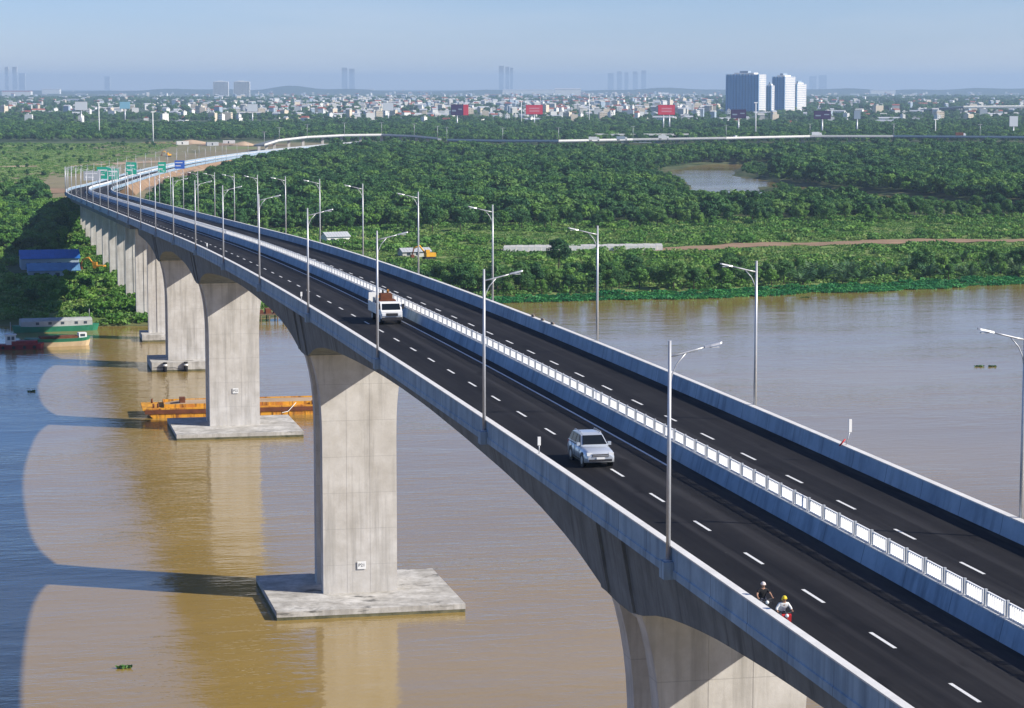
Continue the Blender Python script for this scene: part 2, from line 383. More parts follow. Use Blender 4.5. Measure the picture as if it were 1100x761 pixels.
put((V[:, 2] < .1).astype(float), bank * .8)
ca.data.foreach_set('color', np.concatenate([cc, np.ones((len(V), 1))], 1).ravel())
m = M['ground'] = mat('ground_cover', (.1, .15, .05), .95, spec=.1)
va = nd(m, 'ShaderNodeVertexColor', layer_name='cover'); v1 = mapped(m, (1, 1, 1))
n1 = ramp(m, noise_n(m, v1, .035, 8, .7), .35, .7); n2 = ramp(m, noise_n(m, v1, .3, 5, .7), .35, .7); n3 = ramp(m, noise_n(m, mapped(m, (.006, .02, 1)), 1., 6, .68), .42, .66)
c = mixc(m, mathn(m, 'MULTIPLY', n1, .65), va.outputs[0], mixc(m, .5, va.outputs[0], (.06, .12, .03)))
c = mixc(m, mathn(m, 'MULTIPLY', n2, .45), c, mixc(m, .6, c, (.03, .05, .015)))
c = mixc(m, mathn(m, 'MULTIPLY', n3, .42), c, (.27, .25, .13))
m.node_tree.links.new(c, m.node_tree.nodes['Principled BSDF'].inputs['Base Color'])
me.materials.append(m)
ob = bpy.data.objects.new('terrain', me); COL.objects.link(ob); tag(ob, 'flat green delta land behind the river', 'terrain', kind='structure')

m = M['water'] = mat('turbid_river_water', (.23, .165, .06), .07, spec=.5)
p = m.node_tree.nodes['Principled BSDF']; p.inputs['IOR'].default_value = 1.5
L = m.node_tree.links
big = noise_n(m, mapped(m, (.006, .012, 1)), 1., 4, .55)
c = mixc(m, ramp(m, big, .35, .65), (.285, .190, .048), (.325, .222, .070)); L.new(c, p.inputs['Base Color'])
L.new(mathn(m, 'ADD', mathn(m, 'MULTIPLY', ramp(m, big, .4, .7), .06), .05), p.inputs['Roughness'])
h1 = noise_n(m, mapped(m, (.26, .62, 1)), 1., 3, .55); h2 = noise_n(m, mapped(m, (.05, .11, 1)), 1., 2, .5); h3 = noise_n(m, mapped(m, (1.2, 2.4, 1)), 1., 2, .5)
hh = mathn(m, 'ADD', mathn(m, 'ADD', mathn(m, 'MULTIPLY', h1, .20), mathn(m, 'MULTIPLY', h2, .35)), mathn(m, 'MULTIPLY', h3, .045))
hh = mathn(m, 'MULTIPLY', hh, mathn(m, 'ADD', mathn(m, 'MULTIPLY', ramp(m, noise_n(m, mapped(m, (.011, .02, 1)), 1., 4, .6), .4, .65), .8), .35))
b = nd(m, 'ShaderNodeBump'); b.inputs['Strength'].default_value = .55; b.inputs['Distance'].default_value = 1.0
L.new(hh, b.inputs['Height']); L.new(b.outputs[0], p.inputs['Normal'])
wm = MB().mat(m); wm.add([(-3000, -520, 0), (3200, -520, 0), (3200, 2400, 0), (-3000, 2400, 0)], [(0, 1, 2, 3)])
tag(wm.build('river_water', fix=False), 'brown turbid river under the bridge', 'river', kind='structure')

# dirt tracks and the fill beside the approach, thin sheets that follow the land
def strip(name, px, wd, mt, z=1.55, label='', edge=.25, world=False):
    pts = [Vector(q) if world else at(x, y, z) for q in px for x, y in [q[:2]]]
    mb = MB().mat(mt); sub = []
    for i in range(len(pts) - 1):
        for k in range(8): sub.append(pts[i].lerp(pts[i+1], k / 8))
    sub.append(pts[-1]); vs_ = []
    for i, q in enumerate(sub):
        t = (sub[min(i+1, len(sub)-1)] - sub[max(i-1, 0)]); t.z = 0; t.normalize(); nrm = Vector((t.y, -t.x, 0))
        for sgn in (-1, -.33, .33, 1):
            q2 = q + nrm * sgn * wd * .5 * (1 + edge * wob(q.x, q.y, 9., sgn)); h_ = float(land_h(np.array(q2.x), np.array(q2.y)))
            vs_.append((q2.x, q2.y, max(h_, .9) + .22))
    mb.add(vs_, [(i*4+k, i*4+k+1, i*4+5+k, i*4+4+k) for i in range(len(sub)-1) for k in range(3)], True)
    return tag(mb.build(name, fix=False), label, 'path', kind='structure')
strip('dirt_path', [(690, 268), (780, 266), (870, 263), (960, 260), (1040, 258), (1180, 258)], 20, M['dirt'], label='brown dirt track between the bank shrubs and the wood')
strip('dirt_path', [(440, 268), (520, 268), (600, 266), (690, 268)], 6, M['mud'], label='narrow earth track through the bank meadow')
strip('dirt_path', [(-20, 201), (40, 203), (75, 207)], 22, M['dirt'], label='bare earth yard left of the bridge bend')
strip('dirt_path', [(180, 203), (215, 193), (260, 185)], 26, M['sand'], label='pale sand fill right of the approach road', edge=.4)
strip('dirt_path', [(150, 204), (200, 192), (250, 181), (290, 172)], 16, M['mud'], label='service track beside the approach road')
strip('dirt_path', [(170, 153), (230, 155), (290, 157)], 60, M['dirt'], label='building site ground beyond the approach road')
strip('dirt_path', [(-20, 180), (90, 178), (170, 174)], 18, M['sand'], label='pale path across the left meadow', edge=.5)
strip('dirt_path', [(85, 316), (110, 322), (150, 326)], 10, M['mud'], label='muddy shore under the bridge')

# ------------------------------------------------------------ the bridge
bridge = thing('road_bridge', 'long concrete bridge with two asphalt carriageways crossing the brown river', 'bridge', (0, 0, 0))
PIERS = [(-8, 'm'), (134.4, 'm'), (276.2, 'm'), (417.6, 'm'), (512, 'm')]
FACE = 3.7
D_D = [0, 3, 8, 16, 25, 40, 55, 70, 999]; D_V = [7.5, 6.6, 5.7, 4.85, 4.35, 3.85, 3.5, 3.4, 3.4]
def depth(s):
    d = min(abs(s - y) for y, _ in PIERS) - FACE
    return float(np.interp(d, D_D, D_V)) if d > 0 else 7.5
def depth_s(s): return sum(depth(s + k) * w_ for k, w_ in ((-2, .2), (-1, .2), (0, .2), (1, .2), (2, .2)))
HW = 9.3
def box_sect(s):
    D = depth_s(s); top = -.012
    b = 6.4 - (D - .85) * .165
    return [(-HW, top), (HW, top), (HW, -.38), (6.4, -.85), (b, -D), (-b, -D), (-6.4, -.85), (-HW, -.38)]
sts = sorted(set([round(v, 2) for v in np.arange(-150, 569, 3.0)] + [566.5]))
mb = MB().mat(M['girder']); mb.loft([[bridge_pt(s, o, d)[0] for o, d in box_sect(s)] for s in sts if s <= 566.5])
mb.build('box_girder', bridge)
def app_sect(s): return [(-HW, -.012), (HW, -.012), (HW, -.4), (8.2, -.62), (7.8, -2.3), (-7.8, -2.3), (-8.2, -.62), (-HW, -.4)]
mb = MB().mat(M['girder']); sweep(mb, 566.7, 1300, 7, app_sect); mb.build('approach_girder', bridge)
def barrier_L(s): return [(-9.57, 1.0), (-9.26, 1.0), (-9.15, .30), (-9.08, .0), (-9.29, -.0), (-9.29, -.42), (-9.62, -.42), (-9.62, -.06), (-9.57, -.02)]
def barrier_R(s): return [(-o, d) for o, d in barrier_L(s)][::-1]
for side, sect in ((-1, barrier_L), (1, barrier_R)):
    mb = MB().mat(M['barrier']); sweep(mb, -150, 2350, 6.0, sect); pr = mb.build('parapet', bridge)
    mb = MB().mat(M['coping'])
    sweep(mb, -150, 2350, 6.0, lambda s: [(side * 9.63, 1.003), (side * 9.23, 1.003), (side * 9.23, 1.07), (side * 9.63, 1.07)])
    mb.build('coping', pr)
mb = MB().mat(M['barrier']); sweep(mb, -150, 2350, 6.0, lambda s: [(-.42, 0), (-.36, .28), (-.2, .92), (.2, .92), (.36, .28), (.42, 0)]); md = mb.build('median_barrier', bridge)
mb = MB().mat(M['coping']); sweep(mb, -150, 2350, 6.0, lambda s: [(-.235, .923), (.235, .923), (.235, .975), (-.235, .975)]); mb.build('coping', md)
for side in (-1, 1):
    mb = MB().mat(M['asphalt']); sweep(mb, -150, 2350, 6.0, lambda s: [(side * .41, -.004), (side * 9.1, -.004), (side * 9.1, .004), (side * .41, .004)]); mb.build('carriageway', bridge)
dm = MB().mat(M['paint']); dm.add([(-.085, 0, 0), (.085, 0, 0), (.085, 2.85, 0), (-.085, 2.85, 0)], [(0, 1, 2, 3)]); dmesh = dm.mesh('lane_dash', fix=False)
for off, phase in ((36.1 - CXB, 93.0 - 1.4), (45.55 - CXB, 105.9 - 1.4)):
    mb = MB().mat(M['paint']); s = phase - 8.62 * 28
    while s < 2340:
        if phase - 30 < s < phase + 8.62 * 46:
            o = bpy.data.objects.new('lane_dash', dmesh); COL.objects.link(o); o.parent = bridge
            o.location = bridge_pt(s, off, .010)[0]; o.rotation_euler = (math.atan2(zdeck(s + 2.85) - zdeck(s), 2.85), 0, 0)
        else: mb.add([bridge_pt(q, off + o_, .010)[0] for q, o_ in ((s, -.085), (s, .085), (s + 2.85, .085), (s + 2.85, -.085))], [(0, 1, 2, 3)])
        s += 8.62
    o = mb.build('lane_dashes', bridge, fix=False); o['kind'] = 'stuff'
for off, s0, s1 in ((39.72 - CXB, 138, 2340), (42.5 - CXB, 420, 2340), (-8.55, 520, 2340), (8.6, 520, 2340)):
    mb = MB().mat(M['paint'])
    st = stations(s0, s1, 6); mb.loft([[bridge_pt(s, off - .085, .010)[0], bridge_pt(s, off + .085, .010)[0]] for s in st], closed=False, caps=False)
    mb.build('edge_line', bridge, fix=False)
for off0, off1 in ((-9.05, -.43), (.43, 9.05)):
    mb = MB().mat(M['dark']); mb.loft([[bridge_pt(566.4, o_, .012)[0], bridge_pt(566.8, o_, .012)[0]] for o_ in (off0, off1)], closed=False, caps=False); mb.build('expansion_joint', bridge, fix=False)
# anti-glare screen on the median: panels of 2.25 m
PL = 2.25
def panel_mesh(mb, T, fine=True):
    for k in range(8 if fine else 6):
        y = .32 + k * (PL - .64) / (7.0 if fine else 5.0)
        B_ = Matrix.Translation((0, y, 0)) @ Matrix.Rotation(R(18), 4, 'Z'); B_ = T @ B_ if T else B_
        mb.box(-.056, .056, -.01, .01, .07, .62, B_) if fine else mb.box(-.15, .15, -.02, .02, .05, .66, B_)
    mb.box(-.05, .05, .19, PL - .19, .62, .66, T); mb.box(-.05, .05, .19, PL - .19, .03, .07, T)
    for y in (.19, PL - .25): mb.box(-.06, .06, y, y + .06, .07, .62, T)
    mb.mat(M['greyroof']); mb.box(-.06, .06, -.06, .08, 0, .72, T); mb.mat(M['screen'])
pm = MB().mat(M['screen']); panel_mesh(pm, None); pmesh = pm.mesh('screen_panel')
rest = MB().mat(M['screen'])
s = 96.45 - PL * 14; k = 0
while s < 2340:
    pt, h = bridge_pt(s, 0, .975); slope = math.atan2(zdeck(s + PL) - zdeck(s), PL)
    T = Matrix.Translation(pt) @ Matrix.Rotation(-h, 4, 'Z') @ Matrix.Rotation(slope, 4, 'X')
    if k < 100:
        o = bpy.data.objects.new('screen_panel', pmesh); COL.objects.link(o); o.parent = bridge; o.matrix_local = T
    else: panel_mesh(rest, T, s < 420)
    s += PL; k += 1
o = rest.build('glare_screen', bridge, fix=False); o['kind'] = 'stuff'
# piers
def text_mesh(txt, size):
    cu = bpy.data.curves.new('lettering', 'FONT'); cu.body = txt; cu.size = size; cu.align_x = 'CENTER'; cu.align_y = 'CENTER'; cu.extrude = .008
    tmp = bpy.data.objects.new('lettering', cu); COL.objects.link(tmp)
    me = bpy.data.meshes.new_from_object(tmp.evaluated_get(bpy.context.evaluated_depsgraph_get())); bpy.data.objects.remove(tmp); return me
PCX = 41.65
def leaf_poly(ztop):
    """front outline of a pier leaf: straight, then flaring into the girder"""
    pts = []; hw0 = 4.3
    for t in np.linspace(0, 1, 9):
        z = ztop - 11.5 + 11.5 * t + .6
        pts.append((hw0 + 1.35 * t ** 3.2, z))
    right = [(hw0, -3.0)] + pts
    return [(PCX + a, z) for a, z in right] + [(PCX - a, z) for a, z in right[::-1]]
def water_cap(y0, y1, x0, x1, pier_o, top=.95):
    mb = MB().mat(M['cap']); mb.box(x0, x1, y0, y1, .35, top)
    mb.mat(M['capside']); mb.box(x0 + .02, x1 - .02, y0 + .02, y1 - .02, -2.5, .352)
    return mb.build('pile_cap', pier_o)
for i, (yc, _) in enumerate(PIERS):
    ztop = zdeck(yc) - 7.5; mb = MB().mat(M['pier']); poly = leaf_poly(ztop)
    for y0, y1 in ((yc - FACE, yc - FACE + 1.7), (yc + FACE - 1.7, yc + FACE)): mb.prism(poly, y0, y1, 'y')
    # shallow pilasters on the near and far faces
    for yy, dy in ((yc - FACE, -.014), (yc + FACE, .014)):
        for xx in (-1.35, 1.35):
            mb.box(PCX + xx - .16, PCX + xx + .16, min(yy, yy + dy), max(yy, yy + dy), .6, ztop + .2)
    mb.prism([(PCX - 4.9, ztop + .5), (PCX - 4.6, ztop - 1.0), (PCX + 4.6, ztop - 1.0), (PCX + 4.9, ztop + .5)], yc - 2.05, yc + 2.05, 'y')
    mb.mat(M['girder'])
    # stiffening ribs that carry the leaves up the webs
    for yl in (yc - FACE + .85, yc + FACE - .85):
        for sg in (-1, 1):
            a0 = CXB + sg * 5.05; a1 = CXB + sg * 6.2; o0 = CXB + sg * 5.5
            mb.add([(a0, yl - .82, ztop + .3), (a0, yl + .82, ztop + .3), (o0, yl + .82, ztop + .3), (o0, yl - .82, ztop + .3),
                    (a1, yl - .82, ztop + 6.5), (a1, yl + .82, ztop + 6.5), (a1 + sg * .42, yl + .82, ztop + 6.5), (a1 + sg * .42, yl - .82, ztop + 6.5)],
                   [(0,3,2,1),(4,5,6,7),(0,1,5,4),(1,2,6,5),(2,3,7,6),(3,0,4,7)])
    po = mb.build('pier', bridge)
    if i in (0, 1, 2, 3): water_cap(yc - 12.4 if i != 3 else 404.5, yc + 8.4 if i != 3 else 425.8, 30.9, 52.3, po)
    else:
        water_cap(yc - 8, yc + 7, 33.6, 49.6, po, 1.9)
        for fx in (36.3, 40.6):
            f = MB().mat(M['rubber']); f.tube([(fx, yc - 8.45, -.6), (fx, yc - 8.45, 2.0)], .42, 12); f.mat(M['white']).tube([(fx, yc - 8.45, 1.2), (fx, yc - 8.45, 1.6)], .45, 12); f.build('fender', po)
    if i in (2, 3):
        px = PCX + .15; pz = (4.15, 7.0)[i - 2]
        pl = MB().mat(M['white']); pl.box(px - .5, px + .5, yc - FACE - .125, yc - FACE - .09, pz - .45, pz + .45); plo = pl.build('number_plate', po)
        tm = text_mesh('P21' if i == 2 else 'P22', .52); tm.materials.clear(); tm.materials.append(M['dark'])
        to = bpy.data.objects.new('number', tm); COL.objects.link(to); to.parent = po; to.location = (px, yc - FACE - .135, pz); to.rotation_euler = (R(90), 0, 0)
APP = [568.5, 614, 657.5, 698] + [698 + 43.1 * k for k in range(1, 13)]
for j, y0 in enumerate(APP):
    c, h = bridge_pt(y0 + 1.2); zt = c.z - 2.3
    T = Matrix.Translation((c.x + .35, c.y, 0)) @ Matrix.Rotation(-h, 4, 'Z')
    mb = MB().mat(M['pier']); mb.box(-4.2, 4.2, -1.2, 1.2, -2, zt - .95, T)
    for xx in (-2.1, 0, 2.1): mb.box(xx - .1, xx + .1, -1.3, -1.19, .4, zt - 1.0, T)
    po = mb.build('pier', bridge)
    cb = MB().mat(M['pier']); cb.prism([(-4.4, zt - 1.0), (4.4, zt - 1.0), (6.6, zt - .02), (-6.6, zt - .02)] if j else [(-4.25, zt - 1.0), (4.25, zt - 1.0), (4.25, zt - .6), (-4.25, zt - .6)], -1.35, 1.35, 'y', T)
    if not j:
        for bx in (-3.4, -2.4, 2.4, 3.4): cb.box(bx - .3, bx + .3, -.9, .9, zt - .6, zt + .02, T)
    cb.build('pier_cap', po)
    if j < 3: 
        mb = MB().mat(M['cap']); mb.box(-6.0, 6.0, -6, 5, .4, 1.7, T); mb.mat(M['capside']); mb.box(-5.98, 5.98, -5.98, 4.98, -2.5, .402, T); mb.build('pile_cap', po)
# earth ramp where the approach comes down
mb = MB().mat(M['dirt']); st = stations(1296, 2350, 14)
mb.loft([[bridge_pt(s, o, 0)[0].xy.to_3d() + Vector((0, 0, z)) for o, z in ((-15, .3), (-9.2, zdeck(s) - .45), (9.2, zdeck(s) - .45), (15, .3))] for s in st])
tag(mb.build('approach_embankment'), 'earth ramp under the approach road', 'embankment', kind='structure')

# ------------------------------------------------------------ street lamps on both parapets
WORDS = ['first', 'second', 'third', 'fourth', 'fifth', 'sixth', 'seventh', 'eighth', 'ninth', 'tenth', 'eleventh', 'twelfth', 'thirteenth', 'fourteenth', 'fifteenth', 'sixteenth']
def ordn(k):
    return WORDS[k] if k < len(WORDS) else str(k + 1) + ('th' if (k + 1) % 10 > 3 or 10 < (k + 1) % 100 < 14 or (k + 1) % 10 == 0 else ('st', 'nd', 'rd')[(k + 1) % 10 - 1])
def make_lamp():
    t = thing('street_lamp', 'x', 'street lamp', group='street lamps along both parapets')
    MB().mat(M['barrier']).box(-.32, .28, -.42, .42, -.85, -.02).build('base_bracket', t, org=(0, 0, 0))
    MB().mat(M['steel']).tube([(0, 0, -.02), (0, 0, .04)], .22, 12).tube([(0, 0, .0), (0, 0, 5), (0, 0, 10.5)], [.115, .10, .075], 10).build('pole', t, org=(0, 0, 0))
    a = MB().mat(M['steel']); a.tube([(0, 0, 9.75), (.5, 0, 9.85), (1.2, 0, 10.02), (1.75, 0, 10.16)], [.05, .05, .045, .04], 8)
    a.tube([(.0, 0, 8.2), (.12, 0, 8.9), (.35, 0, 9.4), (.8, 0, 9.9)], .032, 6); a.build('arm', t, org=(0, 0, 0))
    hd = MB().mat(M['steel']); hd.loft([[Vector((x, y * s, z + dz)) for y, dz in ((-1, 0), (-.6, .09), (.6, .09), (1, 0))] for x, z, s in ((1.7, 10.12, .09), (2.0, 10.19, .17), (2.45, 10.29, .15), (2.55, 10.32, .08))])
    hd = hd.build('lamp_head', t, org=(0, 0, 0)); MB().mat(M['lampglass']).box(1.95, 2.4, -.11, .11, 10.13, 10.17, Matrix.Rotation(0, 4, 'Y')).build('lens', hd, org=(0, 0, 0))
    return t
lamp0 = make_lamp(); first = True
for n in range(-1, 42):
    for side in (-1, 1):
        s = (109 if side < 0 else 112.3) + 43.2 * n
        pt, h = bridge_pt(s, side * 9.72, .35)
        rz = -h + (0 if side < 0 else math.pi)
        nm = 'left' if side < 0 else 'right'
        if n < 0: continue
        lb = f'grey single-arm street lamp, {ordn(n)} along the {nm} parapet from the near end'
        if first: lamp0.location = pt; lamp0.rotation_euler = (0, 0, rz); lamp0['label'] = lb; first = False
        else: dup(lamp0, pt, rz, lb)
# small delineators and bits on the parapets
def post(s, off, hgt, label, lean=0.0, red=False):
    pt, h = bridge_pt(s, off, 1.07)
    t = thing('marker_post', label, 'marker post', pt, 0)
    MB().mat(M['steel']).tube([(0, 0, 0), (lean * .5, 0, hgt * .55)], .03, 6).build('post', t, org=(0, 0, 0))
    b = MB().mat(M['white']); b.box(lean * .5 - .09, lean * .5 + .09, -.05, .05, hgt * .5, hgt); b.build('reflector_panel', t, org=(0, 0, 0))
    if red: MB().mat(M['redpaint']).tube([(-.42, 0, -.05), (-.05, 0, .35)], .05, 6).build('brace', t, org=(0, 0, 0))
post(137.5, -9.45, 1.0, 'short white marker post on the left parapet beside the silver car')
post(137.0, 9.45, 1.55, 'white panel on a bent red and white post on the right parapet', .5, True)
post(246, -9.45, .9, 'short white marker post on the left parapet near the truck')
post(352, -9.45, .9, 'tiny white marker post on the left parapet beyond the truck')
t = thing('sandbag', 'row end dark bag lying on the right parapet, nearest of three', 'bag', bridge_pt(214, 9.43, 1.07)[0], group='dark bags on the right parapet')
MB().mat(M['mud']).ball((0, 0, .1), .32, 10, 6, (.5, 1.5, .38)).build('sack', t, org=(0, 0, 0))
dup(t, bridge_pt(218, 9.43, 1.07)[0], 0, 'middle dark bag of the three on the right parapet')
dup(t, bridge_pt(222, 9.43, 1.07)[0], 0, 'farthest dark bag of the three on the right parapet')

# ------------------------------------------------------------ vehicles (built with the nose towards -Y)
def wheel(par, x, y, r, wd):
    mb = MB().mat(M['rubber']); mb.tube([(x - wd/2, y, r), (x - wd/2 + .03, y, r), (x + wd/2 - .03, y, r), (x + wd/2, y, r)], [r * .9, r, r, r * .9], 20); o = mb.build('wheel', par, org=(0, 0, 0))
    sg = 1 if x > 0 else -1
    mb = MB().mat(M['steel']); mb.tube([(x + sg * (wd/2 - .04), y, r), (x + sg * (wd/2 + .012), y, r)], r * .62, 14)
    for k in range(5):
        a = 2 * math.pi * k / 5
        mb.box(-.0, .02, -.03, .03, 0, r * .6, Matrix.Translation((x + sg * (wd/2 + .01), y, r)) @ Matrix.Rotation(a, 4, 'X'))
    mb.build('rim', o, org=(0, 0, 0))
def ring_box(y, z0, z1, hw0, hw1, n=3):
    """rounded-top section of a car at y"""
    return [Vector((-hw0, y, z0)), Vector((hw0, y, z0)), Vector((hw0 * 1.0, y, z0 + (z1 - z0) * .55)), Vector((hw1, y, z1 - .06)), Vector((hw1 * .82, y, z1)), Vector((-hw1 * .82, y, z1)), Vector((-hw1, y, z1 - .06)), Vector((-hw0, y, z0 + (z1 - z0) * .55))]
def make_suv():
    t = thing('parked_car', 'silver SUV driving towards the viewer in the left carriageway', 'car'); t.name = 'suv_car'
    b = MB().mat(M['silver'])
    secs = [(-2.36, .42, .78, .74, .66), (-2.28, .34, .93, .86, .78), (-2.05, .30, 1.02, .91, .82), (-1.3, .28, 1.10, .92, .84), (-.95, .28, 1.14, .92, .85), (.4, .28, 1.14, .92, .86), (1.7, .30, 1.16, .92, .86), (2.25, .36, 1.14, .90, .84), (2.36, .45, 1.0, .84, .78)]
    b.loft([ring_box(*q) for q in secs], smooth=True)
    # cabin: pillars and roof
    cab = [(-.98, 1.12, 1.17, .84, .84), (-.25, 1.12, 1.70, .85, .68), (.2, 1.12, 1.80, .86, .67), (1.2, 1.12, 1.80, .86, .67), (1.9, 1.12, 1.72, .86, .66), (2.28, 1.12, 1.2, .84, .8)]
    b.loft([[Vector((-a, y, z0)), Vector((a, y, z0)), Vector((c, y, z1 - .04)), Vector((c * .8, y, z1)), Vector((-c * .8, y, z1)), Vector((-c, y, z1 - .04))] for y, z0, z1, a, c in cab], smooth=False)
    bo = b.build('body', t, org=(0, 0, 0))
    g = MB().mat(M['glass'])
    def quad(pts, off):
        n = (Vector(pts[1]) - Vector(pts[0])).cross(Vector(pts[2]) - Vector(pts[0])).normalized() * off
        g.add([Vector(p_) + n for p_ in pts] + [Vector(p_) for p_ in pts], [(0,1,2,3),(0,4,5,1),(1,5,6,2),(2,6,7,3),(3,7,4,0)])
    quad([(-.74, -.92, 1.215), (.74, -.92, 1.215), (.60, -.29, 1.67), (-.60, -.29, 1.67)], .03); g.build('windscreen', t, org=(0, 0, 0))
    g = MB().mat(M['glass'])
    quad([(.66, 2.2, 1.28), (-.66, 2.2, 1.28), (-.56, 1.97, 1.64), (.56, 1.97, 1.64)], .03); g.build('rear_window', t, org=(0, 0, 0))
    for sg in (-1, 1):
        for y0, y1, yt0, yt1 in ((-.62, .32, -.12, .32), (.42, 1.22, .42, 1.2), (1.3, 1.98, 1.28, 1.72)):
            g = MB().mat(M['glass']); x0, x1 = .862 * sg, .70 * sg
            pts = [(x0, y0, 1.2), (x0, y1, 1.2), (x1, yt1, 1.70), (x1, yt0, 1.70)]
            if sg < 0: pts = pts[::-1]
            quad(pts, .025); g.build('side_window', t, org=(0, 0, 0))
        hl = MB().mat(M['headlight']); hl.box(sg * .5, sg * .82, -2.34, -2.1, .74, .92); hl.build('headlight', t, org=(0, 0, 0))
        mi = MB().mat(M['silver']); mi.box(sg * .86, sg * 1.06, -.78, -.64, 1.14, 1.34); mi.build('wing_mirror', t, org=(0, 0, 0))
        rr = MB().mat(M['steel']); rr.tube([(sg * .6, -.05, 1.80), (sg * .6, .1, 1.86), (sg * .6, 1.5, 1.86), (sg * .6, 1.65, 1.79)], .02, 6); rr.build('roof_rail', t, org=(0, 0, 0))
        tl = MB().mat(M['redpaint']); tl.box(sg * .7, sg * .86, 2.2, 2.34, .85, 1.12); tl.build('tail_light', t, org=(0, 0, 0))
        for yy in (-1.45, 1.35): wheel(t, sg * .80, yy, .37, .25)
        dh = MB().mat(M['dark']); dh.box(sg * .915, sg * .935, -1.85, 1.8, .3, .42); dh.build('side_step', t, org=(0, 0, 0))
    MB().mat(M['dark']).box(-.5, .5, -2.385, -2.3, .68, .84).box(-.7, .7, -2.40, -2.3, .40, .54).mat(M['steel']).box(-.48, .48, -2.395, -2.38, .74, .77).build('grille', t, org=(0, 0, 0))
    tr = MB().mat(M['dark'])
    for sg in (-1, 1):
        for yy in (-.72, .36, 1.26): tr.box(min(sg*.905, sg*.928), max(sg*.905, sg*.928), yy, yy + .018, .42, 1.12)
        tr.box(min(sg*.915, sg*.932), max(sg*.915, sg*.932), -.9, 2.0, 1.125, 1.15)
        for yy in (-1.45, 1.35): tr.tube([(sg * .86, yy, .40), (sg * .93, yy, .40)], .46, 18)
    tr.build('trim', t, org=(0, 0, 0)); MB().mat(M['steel']).box(-.52, .52, -2.392, -2.36, .835, .87).box(-.52, .52, -2.392, -2.36, .655, .685).build('grille_chrome', t, org=(0, 0, 0))
    MB().mat(M['white']).box(-.25, .25, -2.42, -2.39, .54, .65).build('number_plate', t, org=(0, 0, 0))
    return t
def slope_rot(o, s, yaw=0.0):
    o.rotation_euler = (math.atan2(zdeck(s + 2) - zdeck(s - 2), 4), 0, yaw)
suv = make_suv(); suv.location = (35.55, 140.3, zdeck(140.3) + .006); slope_rot(suv, 140.3)
def make_truck():
    t = thing('flatbed_truck', 'white flatbed truck carrying brown machinery beside the median', 'truck')
    b = MB().mat(M['dark']); b.box(-.45, .45, -3.3, 3.6, .55, .82).box(-.9, .9, 3.2, 3.4, .5, .75); b.build('chassis', t, org=(0, 0, 0))
    c = MB().mat(M['white']); c.prism([(-3.55, .55), (-3.6, 1.25), (-3.25, 1.35), (-2.95, 2.02), (-2.75, 2.10), (-1.75, 2.10), (-1.7, .6)], -1.02, 1.02, 'x'); co = c.build('cab', t, org=(0, 0, 0))
    g = MB().mat(M['glass']); g.add([(-.9, -3.262, 1.40), (.9, -3.262, 1.40), (.84, -3.02, 1.98), (-.84, -3.02, 1.98), (-.9, -3.22, 1.40), (.9, -3.22, 1.40), (.84, -2.97, 1.98), (-.84, -2.97, 1.98)], [(0,1,2,3),(4,7,6,5),(0,4,5,1),(1,5,6,2),(2,6,7,3),(3,7,4,0)]); g.build('windscreen', co, org=(0, 0, 0))
    for sg in (-1, 1):
        MB().mat(M['glass']).box(min(sg*1.0, sg*1.03), max(sg*1.0, sg*1.03), -2.8, -1.95, 1.4, 2.0).build('side_window', co, org=(0, 0, 0))
        MB().mat(M['headlight']).box(sg * .6, sg * .95, -3.64, -3.5, .85, 1.08).build('headlight', co, org=(0, 0, 0))
        MB().mat(M['dark']).box(sg * 1.05, sg * 1.28, -3.15, -3.0, 1.45, 1.95).build('wing_mirror', co, org=(0, 0, 0))
        for yy in (-2.6, 2.0): wheel(t, sg * .88, yy, .46, .3)
    MB().mat(M['dark']).box(-.98, .98, -3.7, -3.55, .42, .72).mat(M['dark']).box(-.55, .55, -3.64, -3.55, .82, 1.1).build('bumper', t, org=(0, 0, 0))
    bed = MB().mat(M['wallw']); bed.box(-1.15, 1.15, -1.55, 3.7, .86, 1.0)
    for sg in (-1, 1): bed.box(min(sg*1.1, sg*1.16), max(sg*1.1, sg*1.16), -1.55, 3.7, 1.0, 1.85)
    for k in range(6):
        for sg in (-1, 1): bed.box(min(sg*1.15, sg*1.2), max(sg*1.15, sg*1.2), -1.5 + k * .98, -1.4 + k * .98, .9, 1.9)
    bed.box(-1.1, 1.1, 3.62, 3.7, 1.0, 2.6).box(-1.1, 1.1, -1.55, -1.48, 1.0, 1.7); bed.build('cargo_bed', t, org=(0, 0, 0))
    return t
truck = make_truck(); truck.location = (38.15, 232.0, zdeck(232) + .006); slope_rot(truck, 232)
t = thing('drilling_machine', 'brown machinery standing on the bed of the truck', 'machine', (38.15, 232.4, zdeck(232) + 1.03))
MB().mat(M['rust']).box(-.8, .85, -1.3, .6, 0, 1.15).box(-.6, .5, -1.0, .1, 1.15, 1.75).mat(M['wood']).box(.1, .75, .0, .55, 1.15, 1.6).mat(M['dark']).tube([(-.3, -.5, 1.75), (-.3, -.5, 2.1)], .1, 8).build('engine_housing', t, org=(0, 0, 0))
MB().mat(M['orange']).tube([(.3, .8, 0), (.3, .5, 1.6), (.2, -.6, 2.05)], .11, 8).tube([(-.5, 1.4, 0), (-.5, 1.4, 1.4)], .2, 10).build('boom', t, org=(0, 0, 0))
MB().mat(M['greyboat']).box(-.8, .7, 1.0, 2.6, 0, 1.15).build('tank', t, org=(0, 0, 0))

